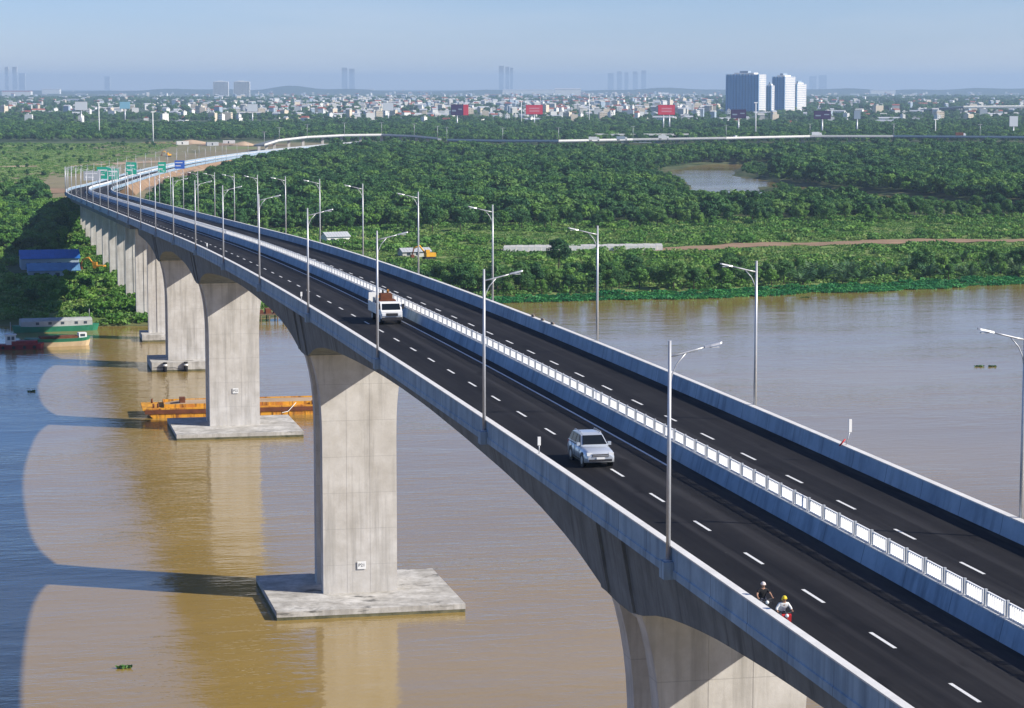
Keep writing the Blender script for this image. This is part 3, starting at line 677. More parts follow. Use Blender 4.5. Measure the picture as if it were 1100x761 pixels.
def make_motorbike(name, label, colour):
    t = thing(name, label, 'motorbike')
    for y in (-.62, .62):
        mb = MB().mat(M['rubber']); n = 20
        mb.loft([[Vector(((.055 * math.cos(b_)), y + (.26 + .055 * math.sin(b_)) * math.cos(a), .315 + (.26 + .055 * math.sin(b_)) * math.sin(a))) for b_ in [2*math.pi*k/6 for k in range(6)]] for a in [2*math.pi*i/n for i in range(n+1)]], caps=False, smooth=True)
        wo = mb.build('wheel', t, org=(0, 0, 0)); r_ = MB().mat(M['steel'])
        for k in range(5): r_.box(-.015, .015, -.015, .015, -.25, .25, Matrix.Translation((0, y, .315)) @ Matrix.Rotation(math.pi * k / 5, 4, 'X'))
        r_.build('spokes', wo, org=(0, 0, 0))
    b = MB().mat(colour); b.loft([[Vector((sx * w_, y, z + sz * h_)) for sx, sz in ((-1, -.6), (-.7, -1), (.7, -1), (1, -.6), (.8, 1), (-.8, 1))] for y, z, w_, h_ in ((-.40, .78, .16, .16), (-.3, .62, .19, .2), (0, .5, .14, .14), (.3, .58, .17, .18), (.75, .72, .12, .10))], smooth=True)
    b.prism([(-.46, .45), (-.52, .95), (-.44, 1.0), (-.30, .5)], -.22, .22, 'x'); b.build('bodywork', t, org=(0, 0, 0))
    MB().mat(M['dark']).loft([[Vector((sx * w_, y, z + sz * .05)) for sx, sz in ((-1, -1), (1, -1), (.9, 1), (-.9, 1))] for y, z, w_ in ((-.12, .76, .10), (.2, .80, .14), (.55, .84, .14), (.78, .86, .09))], smooth=True).build('seat', t, org=(0, 0, 0))
    hb = MB().mat(M['dark']); hb.tube([(-.36, -.28, 1.06), (-.2, -.38, 1.05), (0, -.42, 1.02), (.2, -.38, 1.05), (.36, -.28, 1.06)], .02, 8).tube([(0, -.42, 1.02), (0, -.58, .45)], .035, 8).tube([(-.08, -.45, .8), (-.08, -.62, .315)], .03, 6).tube([(.08, -.45, .8), (.08, -.62, .315)], .03, 6); hb.build('handlebar', t, org=(0, 0, 0))
    MB().mat(M['headlight']).ball((0, -.52, .93), .09, 10, 6).build('headlight', t, org=(0, 0, 0))
    MB().mat(M['steel']).tube([(.13, .0, .32), (.14, .8, .42)], .045, 8).box(-.08, .08, -.1, .25, .25, .42).build('engine', t, org=(0, 0, 0))
    return t
def skin_obj(name, par, verts, edges, radii, mt, root=0, sub=2):
    me = bpy.data.meshes.new(name); me.from_pydata(verts, edges, []); me.materials.append(mt)
    o = bpy.data.objects.new(name, me); COL.objects.link(o); o.parent = par
    md_ = o.modifiers.new('Skin', 'SKIN'); sv = me.skin_vertices[0].data
    for i, r_ in enumerate(radii):
        sv[i].radius = r_ if hasattr(r_, '__len__') else (r_, r_); sv[i].use_root = (i == root)
    md_.use_smooth_shade = True; sb = o.modifiers.new('Sub', 'SUBSURF'); sb.levels = sub; sb.render_levels = sub
    return o
def make_rider(label, shirt, helm, full_helmet, lean=.12, look=0.0):
    """seated, facing -Y, hands on the grips, feet on the pegs"""
    t = thing('person', label, 'person')
    V_ = []; E_ = []; Rr = []
    def v(x, y, z, r_, par=None):
        V_.append((x, y, z)); Rr.append(r_)
        if par is not None: E_.append((par, len(V_) - 1))
        return len(V_) - 1
    pel = v(0, .28, .93, (.15, .12)); bel = v(0, .24, 1.06, (.145, .11), pel); ch = v(0, .24 - lean, 1.26, (.165, .115), bel)
    up = v(0, .22 - lean * 1.4, 1.40, (.13, .09), ch); nk = v(0, .20 - lean * 1.5, 1.49, .052, up)
    hy = .17 - lean * 1.6
    hd0 = v(0, hy, 1.57, (.072, .085), nk); hd1 = v(0, hy - .005, 1.655, (.082, .098), hd0); v(0, hy + .01, 1.725, (.055, .065), hd1)
    for sg in (-1, 1):
        hip = v(sg * .10, .24, .90, .095, pel); kn = v(sg * .19, -.20, .80, .064, hip); an = v(sg * .17, -.06, .38, .042, kn); toe = v(sg * .17, -.24, .31, .036, an)
        sh = v(sg * .19, .21 - lean * 1.35, 1.39, .062, up); el = v(sg * .33, .02 - lean * .4, 1.20, .046, sh); wr = v(sg * .345, -.20, 1.09, .030, el)
        pa = v(sg * .345, -.275, 1.095, .036, wr)
    body = skin_obj('body', t, V_, E_, Rr, M['skin'])
    # hands: four fingers curled round the grip and a thumb
    for sg in (-1, 1):
        hv = []; he = []; hr = []
        for k in range(4):
            x = sg * (.315 + .02 * k); b0 = len(hv); r_ = (.0088, .0095, .0092, .008)[k]; ln = (.9, 1.0, .95, .8)[k]
            hv += [(x, -.285, 1.105), (x, -.285 - .035 * ln, 1.102), (x, -.285 - .045 * ln, 1.07), (x, -.285 - .015 * ln, 1.045)]; he += [(b0, b0+1), (b0+1, b0+2), (b0+2, b0+3)]; hr += [r_] * 4
        b0 = len(hv); hv += [(sg * .315, -.265, 1.09), (sg * .295, -.285, 1.07), (sg * .30, -.305, 1.055)]; he += [(b0, b0+1), (b0+1, b0+2)]; hr += [.0105, .0095, .0085]
        mb = MB().mat(M['skin'])
        for a, b_ in he: mb.tube([hv[a], hv[b_]], [hr[a], hr[b_]], 6)
        mb.build('hand', t, org=(0, 0, 0))
    # face
    mb = MB().mat(M['skin']); mb.ball((0, hy - .103, 1.625), .016, 8, 6, (.8, 1.1, 1.5)); mb.ball((-.084, hy, 1.63), .022, 8, 6, (.4, .8, 1.3)); mb.ball((.084, hy, 1.63), .022, 8, 6, (.4, .8, 1.3)); mb.build('face', t, org=(0, 0, 0))
    mb = MB().mat(M['hair'])
    for sg in (-1, 1): mb.ball((sg * .032, hy - .090, 1.648), .011, 8, 6)
    mb.box(-.022, .022, hy - .098, hy - .085, 1.582, 1.589); mb.build('eyes_and_mouth', t, org=(0, 0, 0))
    # clothes: slightly thicker copies of the limbs they cover
    idx_ = {'pel': 0, 'bel': 1, 'ch': 2, 'up': 3}
    cv = [V_[0], V_[1], V_[2], V_[3], tuple(Vector(V_[3]).lerp(Vector(V_[4]), .62))]; ce = [(0, 1), (1, 2), (2, 3), (3, 4)]; cr = [(.165, .135), (.165, .132), (.195, .148), (.185, .14), (.085, .08)]
    for a in (12, 20):
        b0 = len(cv); sh, el, wr = V_[a], V_[a+1], V_[a+2]
        end = Vector(el).lerp(Vector(wr), .75 if shirt is M['whitecloth'] else -.25) if shirt is M['whitecloth'] else Vector(sh).lerp(Vector(el), .75)
        if shirt is M['whitecloth']: cv += [sh, el, tuple(end)]; ce += [(3, b0), (b0, b0+1), (b0+1, b0+2)]; cr += [.074, .060, .046]
        else: cv += [sh, tuple(end)]; ce += [(3, b0), (b0, b0+1)]; cr += [.074, .064]
    skin_obj('shirt', t, cv, ce, cr, shirt)
    tv = [V_[0]]; te = []; trr = [(.168, .14)]
    for a in (8, 16):
        b0 = len(tv); tv += [V_[a], V_[a+1], V_[a+2]]; te += [(0, b0), (b0, b0+1), (b0+1, b0+2)]; trr += [.112, .078, .058]
    skin_obj('trousers', t, tv, te, trr, M['denim'])
    for sg in (-1, 1): MB().mat(M['dark']).loft([[Vector((sg * .17 + a * w_, y, z + b_)) for a, b_ in ((-1, 0), (1, 0), (.8, .075), (-.8, .075))] for y, z, w_ in ((.0, .29, .042), (-.15, .275, .052), (-.29, .275, .035))]).build('shoe', t, org=(0, 0, 0))
    mb = MB().mat(helm)
    rings = []
    for i in range(7):
        a = math.pi / 2 * i / 6
        rings.append([Vector((.118 * math.cos(a) * math.cos(q), hy + .005 + .135 * math.cos(a) * math.sin(q), 1.655 + .125 * math.sin(a))) for q in [2*math.pi*k/16 for k in range(16)]])
    mb.loft(rings, smooth=True); mb.prism([(-.10, hy - .11), (.10, hy - .11), (.06, hy - .20), (-.06, hy - .20)], 1.655, 1.668, 'z')
    if full_helmet: mb.loft([[Vector((.116 * c_, hy + .02 + .128 * s_, z)) for c_, s_ in [(math.cos(q), math.sin(q)) for q in np.linspace(-.5, math.pi + .5, 12)]] for z in (1.56, 1.66)], closed=False, smooth=True)
    mb.build('helmet', t, org=(0, 0, 0))
    return t
bk = make_motorbike('motorbike', 'dark motorbike behind the left parapet under the rider in black', M['dark']); P0 = Vector((32.42, 97.6, zdeck(97.6) + .005)); bk.location = P0; bk.scale = (.93,) * 3
rd = make_rider('rider in a black shirt and pale cap behind the left parapet', M['blackcloth'], M['whitehelm'], False, .05); rd.location = P0; rd.scale = (.93,) * 3
bk = make_motorbike('motorbike', 'red motorbike under the rider with the yellow helmet', M['redpaint']); P1 = Vector((32.42, 95.0, zdeck(95) + .005)); bk.location = P1; bk.scale = (.93,) * 3
rd = make_rider('rider in a white shirt and yellow helmet on a red motorbike', M['whitecloth'], M['yellowhelm'], True, .2); rd.location = P1; rd.scale = (.93,) * 3

# ------------------------------------------------------------ river craft
def hull(mb, L_, W_, z0, z1, bow=.25, sheer=.3):
    """boat hull along X, centred"""
    rings = []
    for t_ in np.linspace(-1, 1, 15):
        e = abs(t_); k = 1.0 if e < 1 - bow else max(.12, math.sqrt(max(0, 1 - ((e - 1 + bow) / bow) ** 2)))
        x = t_ * L_ / 2; top = z1 + sheer * e ** 3; hw = W_ / 2 * k
        rings.append([Vector((x * .94, -hw * .8, z0)), Vector((x, -hw, top)), Vector((x, hw, top)), Vector((x * .94, hw * .8, z0))])
    return mb.loft(rings, smooth=False)
def make_barge():
    t = thing('cargo_barge', 'rusty orange flat cargo barge moored behind the pier cap', 'barge', (47.2, 437, 0), R(-1.5))
    mb = MB().mat(M['orange']); L_ = 40; mb.prism([(-L_/2, 1.5), (-L_/2 + 2.6, -.6), (L_/2 - 2.6, -.6), (L_/2, 1.5), (L_/2, 1.75), (-L_/2, 1.75)], -4.6, 4.6, 'y')
    for k in range(13): mb.box(-L_/2 + 2.6 + k * 2.95, -L_/2 + 2.75 + k * 2.95, -4.68, 4.68, -.3, 1.6)
    mb.mat(M['rust']); mb.box(-L_/2 + .4, L_/2 - .4, -4.74, -4.6, .75, 1.5); mb.box(-L_/2 + .1, L_/2 - .1, 4.6, 4.72, 1.05, 1.5); h = mb.build('hull', t, org=(0, 0, 0))
    mb = MB().mat(M['orange']); 
    for y in (-3.7, 3.55): mb.box(-16, 16.5, y, y + .15, 1.755, 2.35)
    mb.box(-16.1, -15.95, -3.7, 3.7, 1.755, 2.35).box(16.35, 16.5, -3.7, 3.7, 1.755, 2.35); mb.build('hold_coaming', t, org=(0, 0, 0))
    MB().mat(M['sand']).prism([(-15.8, 1.76), (15.8, 1.76), (14, 2.1), (-13, 2.2)], -3.5, 3.5, 'y').build('hold_floor', t, org=(0, 0, 0))
    mb = MB().mat(M['rust'])
    for x, y in ((-18, -3.4), (-17.2, -3.4), (18, -3.4), (-18, 3.4), (18, 3.4), (10.5, -4.1)): mb.tube([(x, y, 1.75), (x, y, 2.5)], .18, 8)
    mb.box(-13.2, -12.2, -1, 1, 2.0, 3.1); mb.build('bollards', t, org=(0, 0, 0))
    MB().mat(M['coping']).tube([(7.5, -4.3, 2.2), (5.9, -5.6, .8), (4.6, -8, .9)], .06, 6).build('mooring_rope', t, org=(0, 0, 0))
make_barge()
q = at(20, 376)
t = thing('tugboat', 'dark red tugboat with a small white wheelhouse', 'boat', (q.x, q.y + 1.5, 0), R(4))
mb = MB().mat(M['redboat']); hull(mb, 11.5, 3.4, -.5, 1.1); mb.build('hull', t, org=(0, 0, 0))
MB().mat(M['redboat']).box(-1.6, 4.2, -1.1, 1.1, 1.05, 1.9).build('deckhouse', t, org=(0, 0, 0))
mb = MB().mat(M['wallw']); mb.box(-2.8, -.6, -1.0, 1.0, 1.1, 3.3).box(-3.0, -.4, -1.15, 1.15, 3.3, 3.42); wh = mb.build('wheelhouse', t, org=(0, 0, 0))
for x in (-2.5, -1.6): MB().mat(M['window']).box(x, x + .65, -1.03, -.99, 2.2, 3.0).build('window', wh, org=(0, 0, 0))
MB().mat(M['steel']).tube([(-1.7, 0, 3.42), (-1.7, 0, 6.2)], .05, 6).build('mast', t, org=(0, 0, 0))
mb = MB().mat(M['rubber'])
for x in (-3.6, -1.2, 1.2, 3.4): mb.tube([(x, -1.85, .55), (x, -1.65, .55)], .38, 12)
mb.build('tyre_fender', t, org=(0, 0, 0))
q = at(62, 373)
t = thing('cargo_boat', 'green and cream wooden cargo boat beside the red tugboat', 'boat', (q.x, q.y + 2.5, 0), R(8))
mb = MB().mat(M['cream']); hull(mb, 15, 3.8, -.6, 1.0); mb.mat(M['green']); hull(mb, 15.15, 3.95, .95, 1.75); mb.build('hull', t, org=(0, 0, 0))
MB().mat(M['rust']).box(-4, 4.5, -1.4, 1.4, 1.7, 2.3).build('cargo_hatch', t, org=(0, 0, 0))
mb = MB().mat(M['white']); mb.box(4.8, 6.6, -1.1, 1.1, 1.7, 2.9); cb_ = mb.build('cabin', t, org=(0, 0, 0)); MB().mat(M['window']).box(5.1, 6.2, -1.13, -1.09, 2.1, 2.7).build('window', cb_, org=(0, 0, 0))
q = at(58, 357)
t = thing('houseboat', 'long pale-roofed boat with a green stern against the bank', 'boat', (q.x + .5, q.y + 3, 0), R(6))
mb = MB().mat(M['green']); hull(mb, 21, 4.6, -.6, 1.3); mb.build('hull', t, org=(0, 0, 0))
mb = MB().mat(M['greyboat']); mb.prism([(-2.1, 1.25), (2.1, 1.25), (2.1, 2.6), (1.2, 3.15), (-1.2, 3.15), (-2.1, 2.6)], -8.5, 8.6, 'x'); hc = mb.build('roof', t, org=(0, 0, 0))
for x in (-5, -2, 1, 4.3, 6.5): MB().mat(M['window']).box(x, x + .8, -2.13, -2.09, 1.75, 2.4).build('window', hc, org=(0, 0, 0))
MB().mat(M['steel']).tube([(8.2, 0, 3.1), (8.2, 0, 5.2)], .05, 6).build('mast', t, org=(0, 0, 0))
q = at(14, 334)
t = thing('sampan', 'small pale open boat drawn up in the shade of the bank', 'boat', (q.x, q.y - 1, .35), R(3))
mb = MB().mat(M['greyboat']); hull(mb, 8.5, 2.0, 0, .75, .4, .5); mb.build('hull', t, org=(0, 0, 0)); MB().mat(M['bbcyan']).box(-1.8, 1.2, -.8, .8, .7, 1.7).build('cabin', t, org=(0, 0, 0))
for k_, (bx_, by_, lb_) in enumerate([(34, 341, 'dark narrow sampan nosed onto the shaded shore'), (58, 339, 'pale narrow sampan beside the dark one on the shaded shore'), (80, 347, 'small blue-cabined sampan closest to the bridge on the shore')]):
    q = at(bx_, by_); t = thing('sampan', lb_, 'boat', (q.x, q.y, .15), R(12 - 20 * k_))
    mb = MB().mat((M['wood'], M['greyboat'], M['cream'])[k_]); hull(mb, 7.5, 1.7, -.3, .6, .45, .5); mb.build('hull', t, org=(0, 0, 0))
    MB().mat((M['rust'], M['wood'], M['blueroof2'])[k_]).box(-1.4, 1.3, -.65, .65, .55, (1.2, 1.0, 1.7)[k_]).build('cabin', t, org=(0, 0, 0))
q = at(70, 333); t = thing('timber_pile', 'heap of dark timber stacked on the shaded shore', 'timber pile', (q.x, q.y + 3, 1.2), R(8))
mb = MB().mat(M['wood'])
for k_ in range(16): mb.tube([(-3.5 + .1 * (k_ % 5), (k_ % 6) * .45 - 1.2, .15 + .38 * (k_ // 6)), (3.4 + .13 * (k_ % 4), (k_ % 6) * .45 - 1.2, .15 + .38 * (k_ // 6))], .19, 7)
mb.build('logs', t, org=(0, 0, 0))
q = at(286, 346)
t = thing('timber_jetty', 'rust brown timber jetty on piles at the bank seen between two piers', 'jetty', (q.x + 3, q.y + 3, 0), 0)
mb = MB().mat(M['wood']); mb.box(-9, 9, -3, 3, 1.7, 2.0); mb.build('deck', t, org=(0, 0, 0))
mb = MB().mat(M['wood'])
for x in np.arange(-8.5, 9, 2.1):
    for y in (-2.8, 2.8): mb.tube([(x, y, -1.5), (x, y, 1.75)], .16, 6)
mb.build('piles', t, org=(0, 0, 0))
mb = MB().mat(M['rust'])
for k in range(7): mb.box(-7 + k * 2, -5.6 + k * 2, -2.5, -.2 + (k % 3) * .6, 2.0, 2.5 + .35 * (k * 7 % 3))
mb.build('stacked_cargo', t, org=(0, 0, 0))
# clumps of water plants adrift
def leafpatch(mb, n, rx, ry, hgt, size, rr):
    for _ in range(n):
        a = rr.uniform(0, 6.283); d = math.sqrt(rr.random()); c = Vector((rx * d * math.cos(a), ry * d * math.sin(a), rr.uniform(.05, hgt)))
        n_ = Vector((rr.uniform(-1, 1), rr.uniform(-1, 1), rr.uniform(.3, 1.2))).normalized(); u = n_.orthogonal().normalized(); v_ = n_.cross(u); s_ = size * rr.uniform(.6, 1.3)
        mb.add([c - u * s_ - v_ * s_ * .6, c + u * s_ - v_ * s_ * .6, c + u * s_ * .7 + v_ * s_, c - u * s_ * .7 + v_ * s_], [(0, 1, 2, 3)])
for k, (x, y, sx, lb) in enumerate([(133, 718, .8, 'dark clump of floating weed on the near water at lower left'), (34, 421, .7, 'small dark clump of weed floating in the bridge shadow'), (1052, 394, 1.1, 'left one of two dark weed clumps on the right-hand water'), (1066, 394, .9, 'right one of two dark weed clumps on the right-hand water'), (865, 320, 1.5, 'weed clump drifting close to the far bank')]):
    mb = MB().mat(M['leaf']); leafpatch(mb, 60, sx, sx * .45, .22, .16, random.Random(k)); q = at(x, y)
    tag(mb.build('floating_weed', loc=(q.x, q.y, 0), fix=False), lb, 'floating weed', 'weed clumps adrift on the river')

# ------------------------------------------------------------ sheds, yard things by the river
def shed(name, label, loc, rz, L_, W_, h0, h1, roofm, wallm=None, cat='shed', group=None):
    t = thing(name, label, cat, loc, rz, group); wallm = wallm or M['wall']
    wl = MB().mat(wallm); wl.prism([(-W_/2, -.6), (W_/2, -.6), (W_/2, h0), (0, h1), (-W_/2, h0)], -L_/2, L_/2, 'x'); wo = wl.build('wall', t, org=(0, 0, 0))
    rf = MB().mat(roofm)
    for sg in (-1, 1):
        a, b_ = Vector((0, sg * (W_/2 + .5), h0 - .12)), Vector((0, 0, h1 + .1)); X = L_/2 + .4
        rf.add([(-X, a.y, a.z), (X, a.y, a.z), (X, b_.y, b_.z), (-X, b_.y, b_.z), (-X, a.y, a.z + .09), (X, a.y, a.z + .09), (X, b_.y, b_.z + .09), (-X, b_.y, b_.z + .09)], [(0,3,2,1),(4,5,6,7),(0,1,5,4),(1,2,6,5),(2,3,7,6),(3,0,4,7)])
        k = 0
        while -X + k * 1.1 < X:
            x = -X + k * 1.1; rf.add([(x, a.y, a.z + .09), (x + .14, a.y, a.z + .09), (x + .14, b_.y, b_.z + .09), (x, b_.y, b_.z + .09), (x + .07, a.y, a.z + .15), (x + .07, b_.y, b_.z + .15)], [(0, 4, 5, 3), (4, 1, 2, 5)]); k += 1
    rf.build('roof', t, org=(0, 0, 0))
    for x in np.arange(-L_/2 + 1.5, L_/2 - 1.5, 3.2):
        MB().mat(M['window']).box(x, x + 1.3, -W_/2 - .03, -W_/2 + .02, .9, 2.1).build('window', wo, org=(0, 0, 0))
    return t
q = at(53, 283, 3); shed('riverside_shed', 'large shed with a deep blue sheet roof in the bridge shadow', (q.x, q.y + 3, 1.4), R(2), 18, 13, 3.4, 5.6, M['blueroof'], M['wallb'])
q = at(57, 297, 2); shed('riverside_shed', 'lower shed with a faded blue roof in front of the deep blue one', (q.x, q.y, 1.3), R(2), 15, 9, 2.8, 4.6, M['blueroof2'], M['wallb'])
q = at(360, 262, 1.5); shed('field_hut', 'small white hut beside the right parapet at the forest edge', (q.x, q.y, 1.5), R(15), 9, 6, 2.8, 4.2, M['greyroof'], M['wallw'], 'hut')
def digger(label, loc, rz, colm=None):
    t = thing('excavator', label, 'excavator', loc, rz); colm = colm or M['yellow']
    for sg in (-1, 1): MB().mat(M['dark']).prism([(-1.9, .35), (-1.5, 0), (1.5, 0), (1.9, .35), (1.9, .6), (1.5, .9), (-1.5, .9), (-1.9, .6)], sg * 1.3 - .3, sg * 1.3 + .3, 'y').build('track', t, org=(0, 0, 0))
    MB().mat(colm).box(-2.0, 1.4, -1.3, 1.3, 1.0, 2.3).build('house', t, org=(0, 0, 0))
    c_ = MB().mat(colm).box(.2, 1.6, .2, 1.35, 2.3, 3.3).build('cab', t, org=(0, 0, 0)); MB().mat(M['window']).box(1.58, 1.63, .3, 1.25, 2.4, 3.2).build('window', c_, org=(0, 0, 0))
    MB().mat(colm).tube([(1.2, -.3, 2.0), (3.2, -.3, 4.6), (5.4, -.3, 3.9)], .3, 6).build('boom', t, org=(0, 0, 0))
    MB().mat(M['rust']).tube([(5.2, -.3, 4.0), (5.9, -.3, 1.8)], .22, 6).box(5.3, 6.4, -.9, .3, .8, 1.8).build('bucket', t, org=(0, 0, 0))
q = at(106, 293, 1.5); digger('rusty orange excavator on the muddy shore by the bridge piers', (q.x, q.y, 1.5), R(160), M['orange'])
q = at(461, 279, 1.5); digger('yellow excavator in the meadow right of the bridge', (q.x, q.y, 1.5), R(190))
q = at(446, 277, 1.5); shed('site_hut', 'grey tarpaulin hut next to the yellow excavator', (q.x, q.y + 2, 1.4), R(10), 10, 5, 2.2, 3.2, M['greyroof'], M['wall'], 'hut')
q = at(168, 190, 2); digger('yellow excavator at work on the sand fill beside the approach', (q.x, q.y, 1.6), R(20)); 
q = at(181, 168, 2); digger('yellow excavator behind the approach road', (q.x, q.y, 1.6), R(200))
# precast concrete units stacked in a long row by the bank meadow
pre = MB().mat(M['wall']); pre.box(-1.15, 1.15, -6, 6, 0, 1.7).mat(M['wallw']); pre.box(-1.0, 1.0, -6.04, -5.98, .1, 1.6)
pmesh_ = pre.mesh('concrete_unit'); A = at(548, 271, 1.5); B = at(712, 269, 1.5)
N_ = 26
for k in range(N_):
    p_ = A.lerp(B, k / (N_ - 1)); o = bpy.data.objects.new('concrete_unit', pmesh_); COL.objects.link(o); o.location = (p_.x, p_.y + 5, 1.45 + .05 * (k % 3)); o.rotation_euler = (0, 0, R(-14))
    tag(o, f'grey precast concrete unit, {ordn(k)} from the left in the row on the bank meadow', 'concrete unit', 'row of precast concrete units')

def container(label, px, py, mt, rz):
    q = at(px, py, 2); t = thing('site_container', label, 'container', (q.x, q.y, 1.9), R(rz), 'containers on the building site')
    b = MB().mat(mt).box(-6, 6, -1.5, 1.5, -.6, 2.9)
    for k_ in range(24): b.box(-5.9 + k_ * .5, -5.7 + k_ * .5, -1.56, 1.56, -.5, 2.8)
    b.build('body', t, org=(0, 0, 0)); MB().mat(M['dark']).box(-1, .2, -1.6, -1.5, 0, 2.1).build('door', t, org=(0, 0, 0))
for lb, px, py, mt, rz in [('blue container beside the blue road sign', 205, 181, M['blueroof'], 20), ('white container right of the blue road sign', 222, 178, M['wallw'], 10), ('dark red container on the fill', 212, 190, M['rust'], -25), ('white container at the far site, left', 196, 155, M['wallw'], 5), ('white container at the far site, right', 246, 154, M['wallw'], -5), ('grey container at the far site, middle', 228, 156, M['greyroof'], 15)]:
    container(lb, px, py, mt, rz)
for n_, (px, py, w__, lb) in enumerate([(186, 196, 14, 'low mound of pale sand beside the approach, nearest'), (214, 187, 18, 'broad mound of pale sand on the fill'), (240, 180, 12, 'small mound of sand near the forest'), (205, 154, 24, 'long pale mound at the far building site'), (262, 156, 16, 'pale mound at the right of the far building site')]):
    q = at(px, py, 2); mb = MB().mat(M['sand']); rr_ = random.Random(n_); rings = []
    for i_ in range(6):
        a = i_ / 5; rings.append([Vector((w__ * (1 - a * .92) * (.8 + .25 * math.sin(3 * b__ + n_)) * math.cos(b__), w__ * .55 * (1 - a * .92) * (.85 + .2 * math.cos(2 * b__ + n_)) * math.sin(b__), -.4 + 4.2 * a ** .8)) for b__ in np.linspace(0, 6.283, 18, endpoint=False)])
    tag(mb.loft(rings, smooth=True).build('sand_heap', loc=(q.x, q.y, 1.6)), lb, 'sand heap', 'heaps of sand on the building site')
# road signs at the approach
def sign(px, py, wd, hg, mt, label, pole=7.0):
    q = at(px, py, 12); t = thing('road_sign', label, 'road sign', (q.x, q.y, 1.4), R(-8), 'large road signs by the approach')
    for sg in (-1, 1): MB().mat(M['steel']).tube([(sg * wd * .3, .15, -1), (sg * wd * .3, .15, 12 + hg / 2 - 1.5)], .14, 6).build('pole', t, org=(0, 0, 0))
    z = 12 - 1.4; b = MB().mat(mt).box(-wd/2, wd/2, -.08, .08, z - hg/2, z + hg/2)
    b.mat(M['white']).box(-wd * .42, wd * .3, -.12, -.08, z + hg * .18, z + hg * .28).box(-wd * .42, wd * .1, -.12, -.08, z - hg * .2, z - hg * .1); b.build('panel', t, org=(0, 0, 0))
sign(111, 186, 7, 6.5, M['signgreen'], 'left green road sign of the pair at the bridge bend')
sign(122, 187, 6, 6.0, M['signgreen'], 'right green road sign of the pair at the bridge bend')
sign(141, 181, 6, 7, M['signgreen'], 'green road sign standing above the left carriageway beyond the bend')
sign(174, 180, 4.5, 6, M['signgreen'], 'small green road sign farther along the approach')
sign(193, 177, 6, 5, M['signblue'], 'blue road sign beside the approach')
sign(99, 189, 9, 5, M['greyroof'], 'back of a grey road sign at the bridge bend')

# ------------------------------------------------------------ the far highway, ramp and bridge
def viaduct(name, label, px, wd, dk, poles, rail=M['coping'], thick=1.3, step=30, cat='viaduct', lamps=None):
    """px: (x, y, z) of the deck's near edge on the photo"""
    pts = [at(x, y, z) for x, y, z in px]
    t = thing(name, label, cat, (pts[0].x, pts[0].y, 0)); og = t.location
    mb = MB().mat(M['girder']); rl = MB().mat(rail); rings = []; r2 = []
    sub = []
    for i in range(len(pts) - 1):
        n = max(2, int((pts[i+1] - pts[i]).length / step))
        for k in range(n): sub.append(pts[i].lerp(pts[i+1], k / n))
    sub.append(pts[-1])
    for i, q in enumerate(sub):
        d = (sub[min(i+1, len(sub)-1)] - sub[max(i-1, 0)]); d.z = 0; d.normalize(); n_ = Vector((-d.y, d.x, 0))
        rings.append([q + n_ * a + Vector((0, 0, b_)) for a, b_ in ((0, 0), (wd, 0), (wd, -thick), (0, -thick))])
        r2.append([q + n_ * a + Vector((0, 0, b_)) for a, b_ in ((-.1, -.5), (.3, -.5), (.3, 1.0), (-.1, 1.0))])
    mb.loft(rings); mb.build('deck', t, org=og); rl.loft(r2); rl.build('parapet', t, org=og)
    cm = MB().mat(M['pier'])
    for i in range(0, len(sub), max(1, int(poles / step))):
        q = sub[i]; d = (sub[min(i+1, len(sub)-1)] - sub[max(i-1, 0)]); d.z = 0; d.normalize(); n_ = Vector((-d.y, d.x, 0)); c = q + n_ * wd * .5
        cm.box(c.x - 1.2, c.x + 1.2, c.y - 1.2, c.y + 1.2, -.5, q.z - thick + .05)
    if cm.v: o = cm.build('columns', t, org=og)
    return sub
sub1 = viaduct('flyover_ramp', 'curving grey flyover ramp at the far edge of the wood', [(284, 156, 7), (300, 151, 10), (330, 147.5, 12), (370, 145.5, 13), (410, 145, 13), (445, 146.5, 12), (470, 149, 10)], 10, 0, 45)
sub2 = viaduct('expressway', 'elevated expressway running across behind the wood on the right', [(480, 150.5, 10), (540, 151.5, 10), (600, 151.5, 11), (680, 150, 11), (780, 148.5, 12), (870, 146.5, 12), (960, 146.5, 12), (1100, 147.5, 12), (1350, 149, 12)], 24, 0, 60, step=40)
sub3 = viaduct('river_bridge', 'long pale bridge far off at the right edge', [(978, 119, 8), (1005, 116.5, 14), (1035, 114.5, 18), (1100, 114, 18), (1250, 114, 16)], 20, 0, 120, step=60, thick=4, cat='bridge')
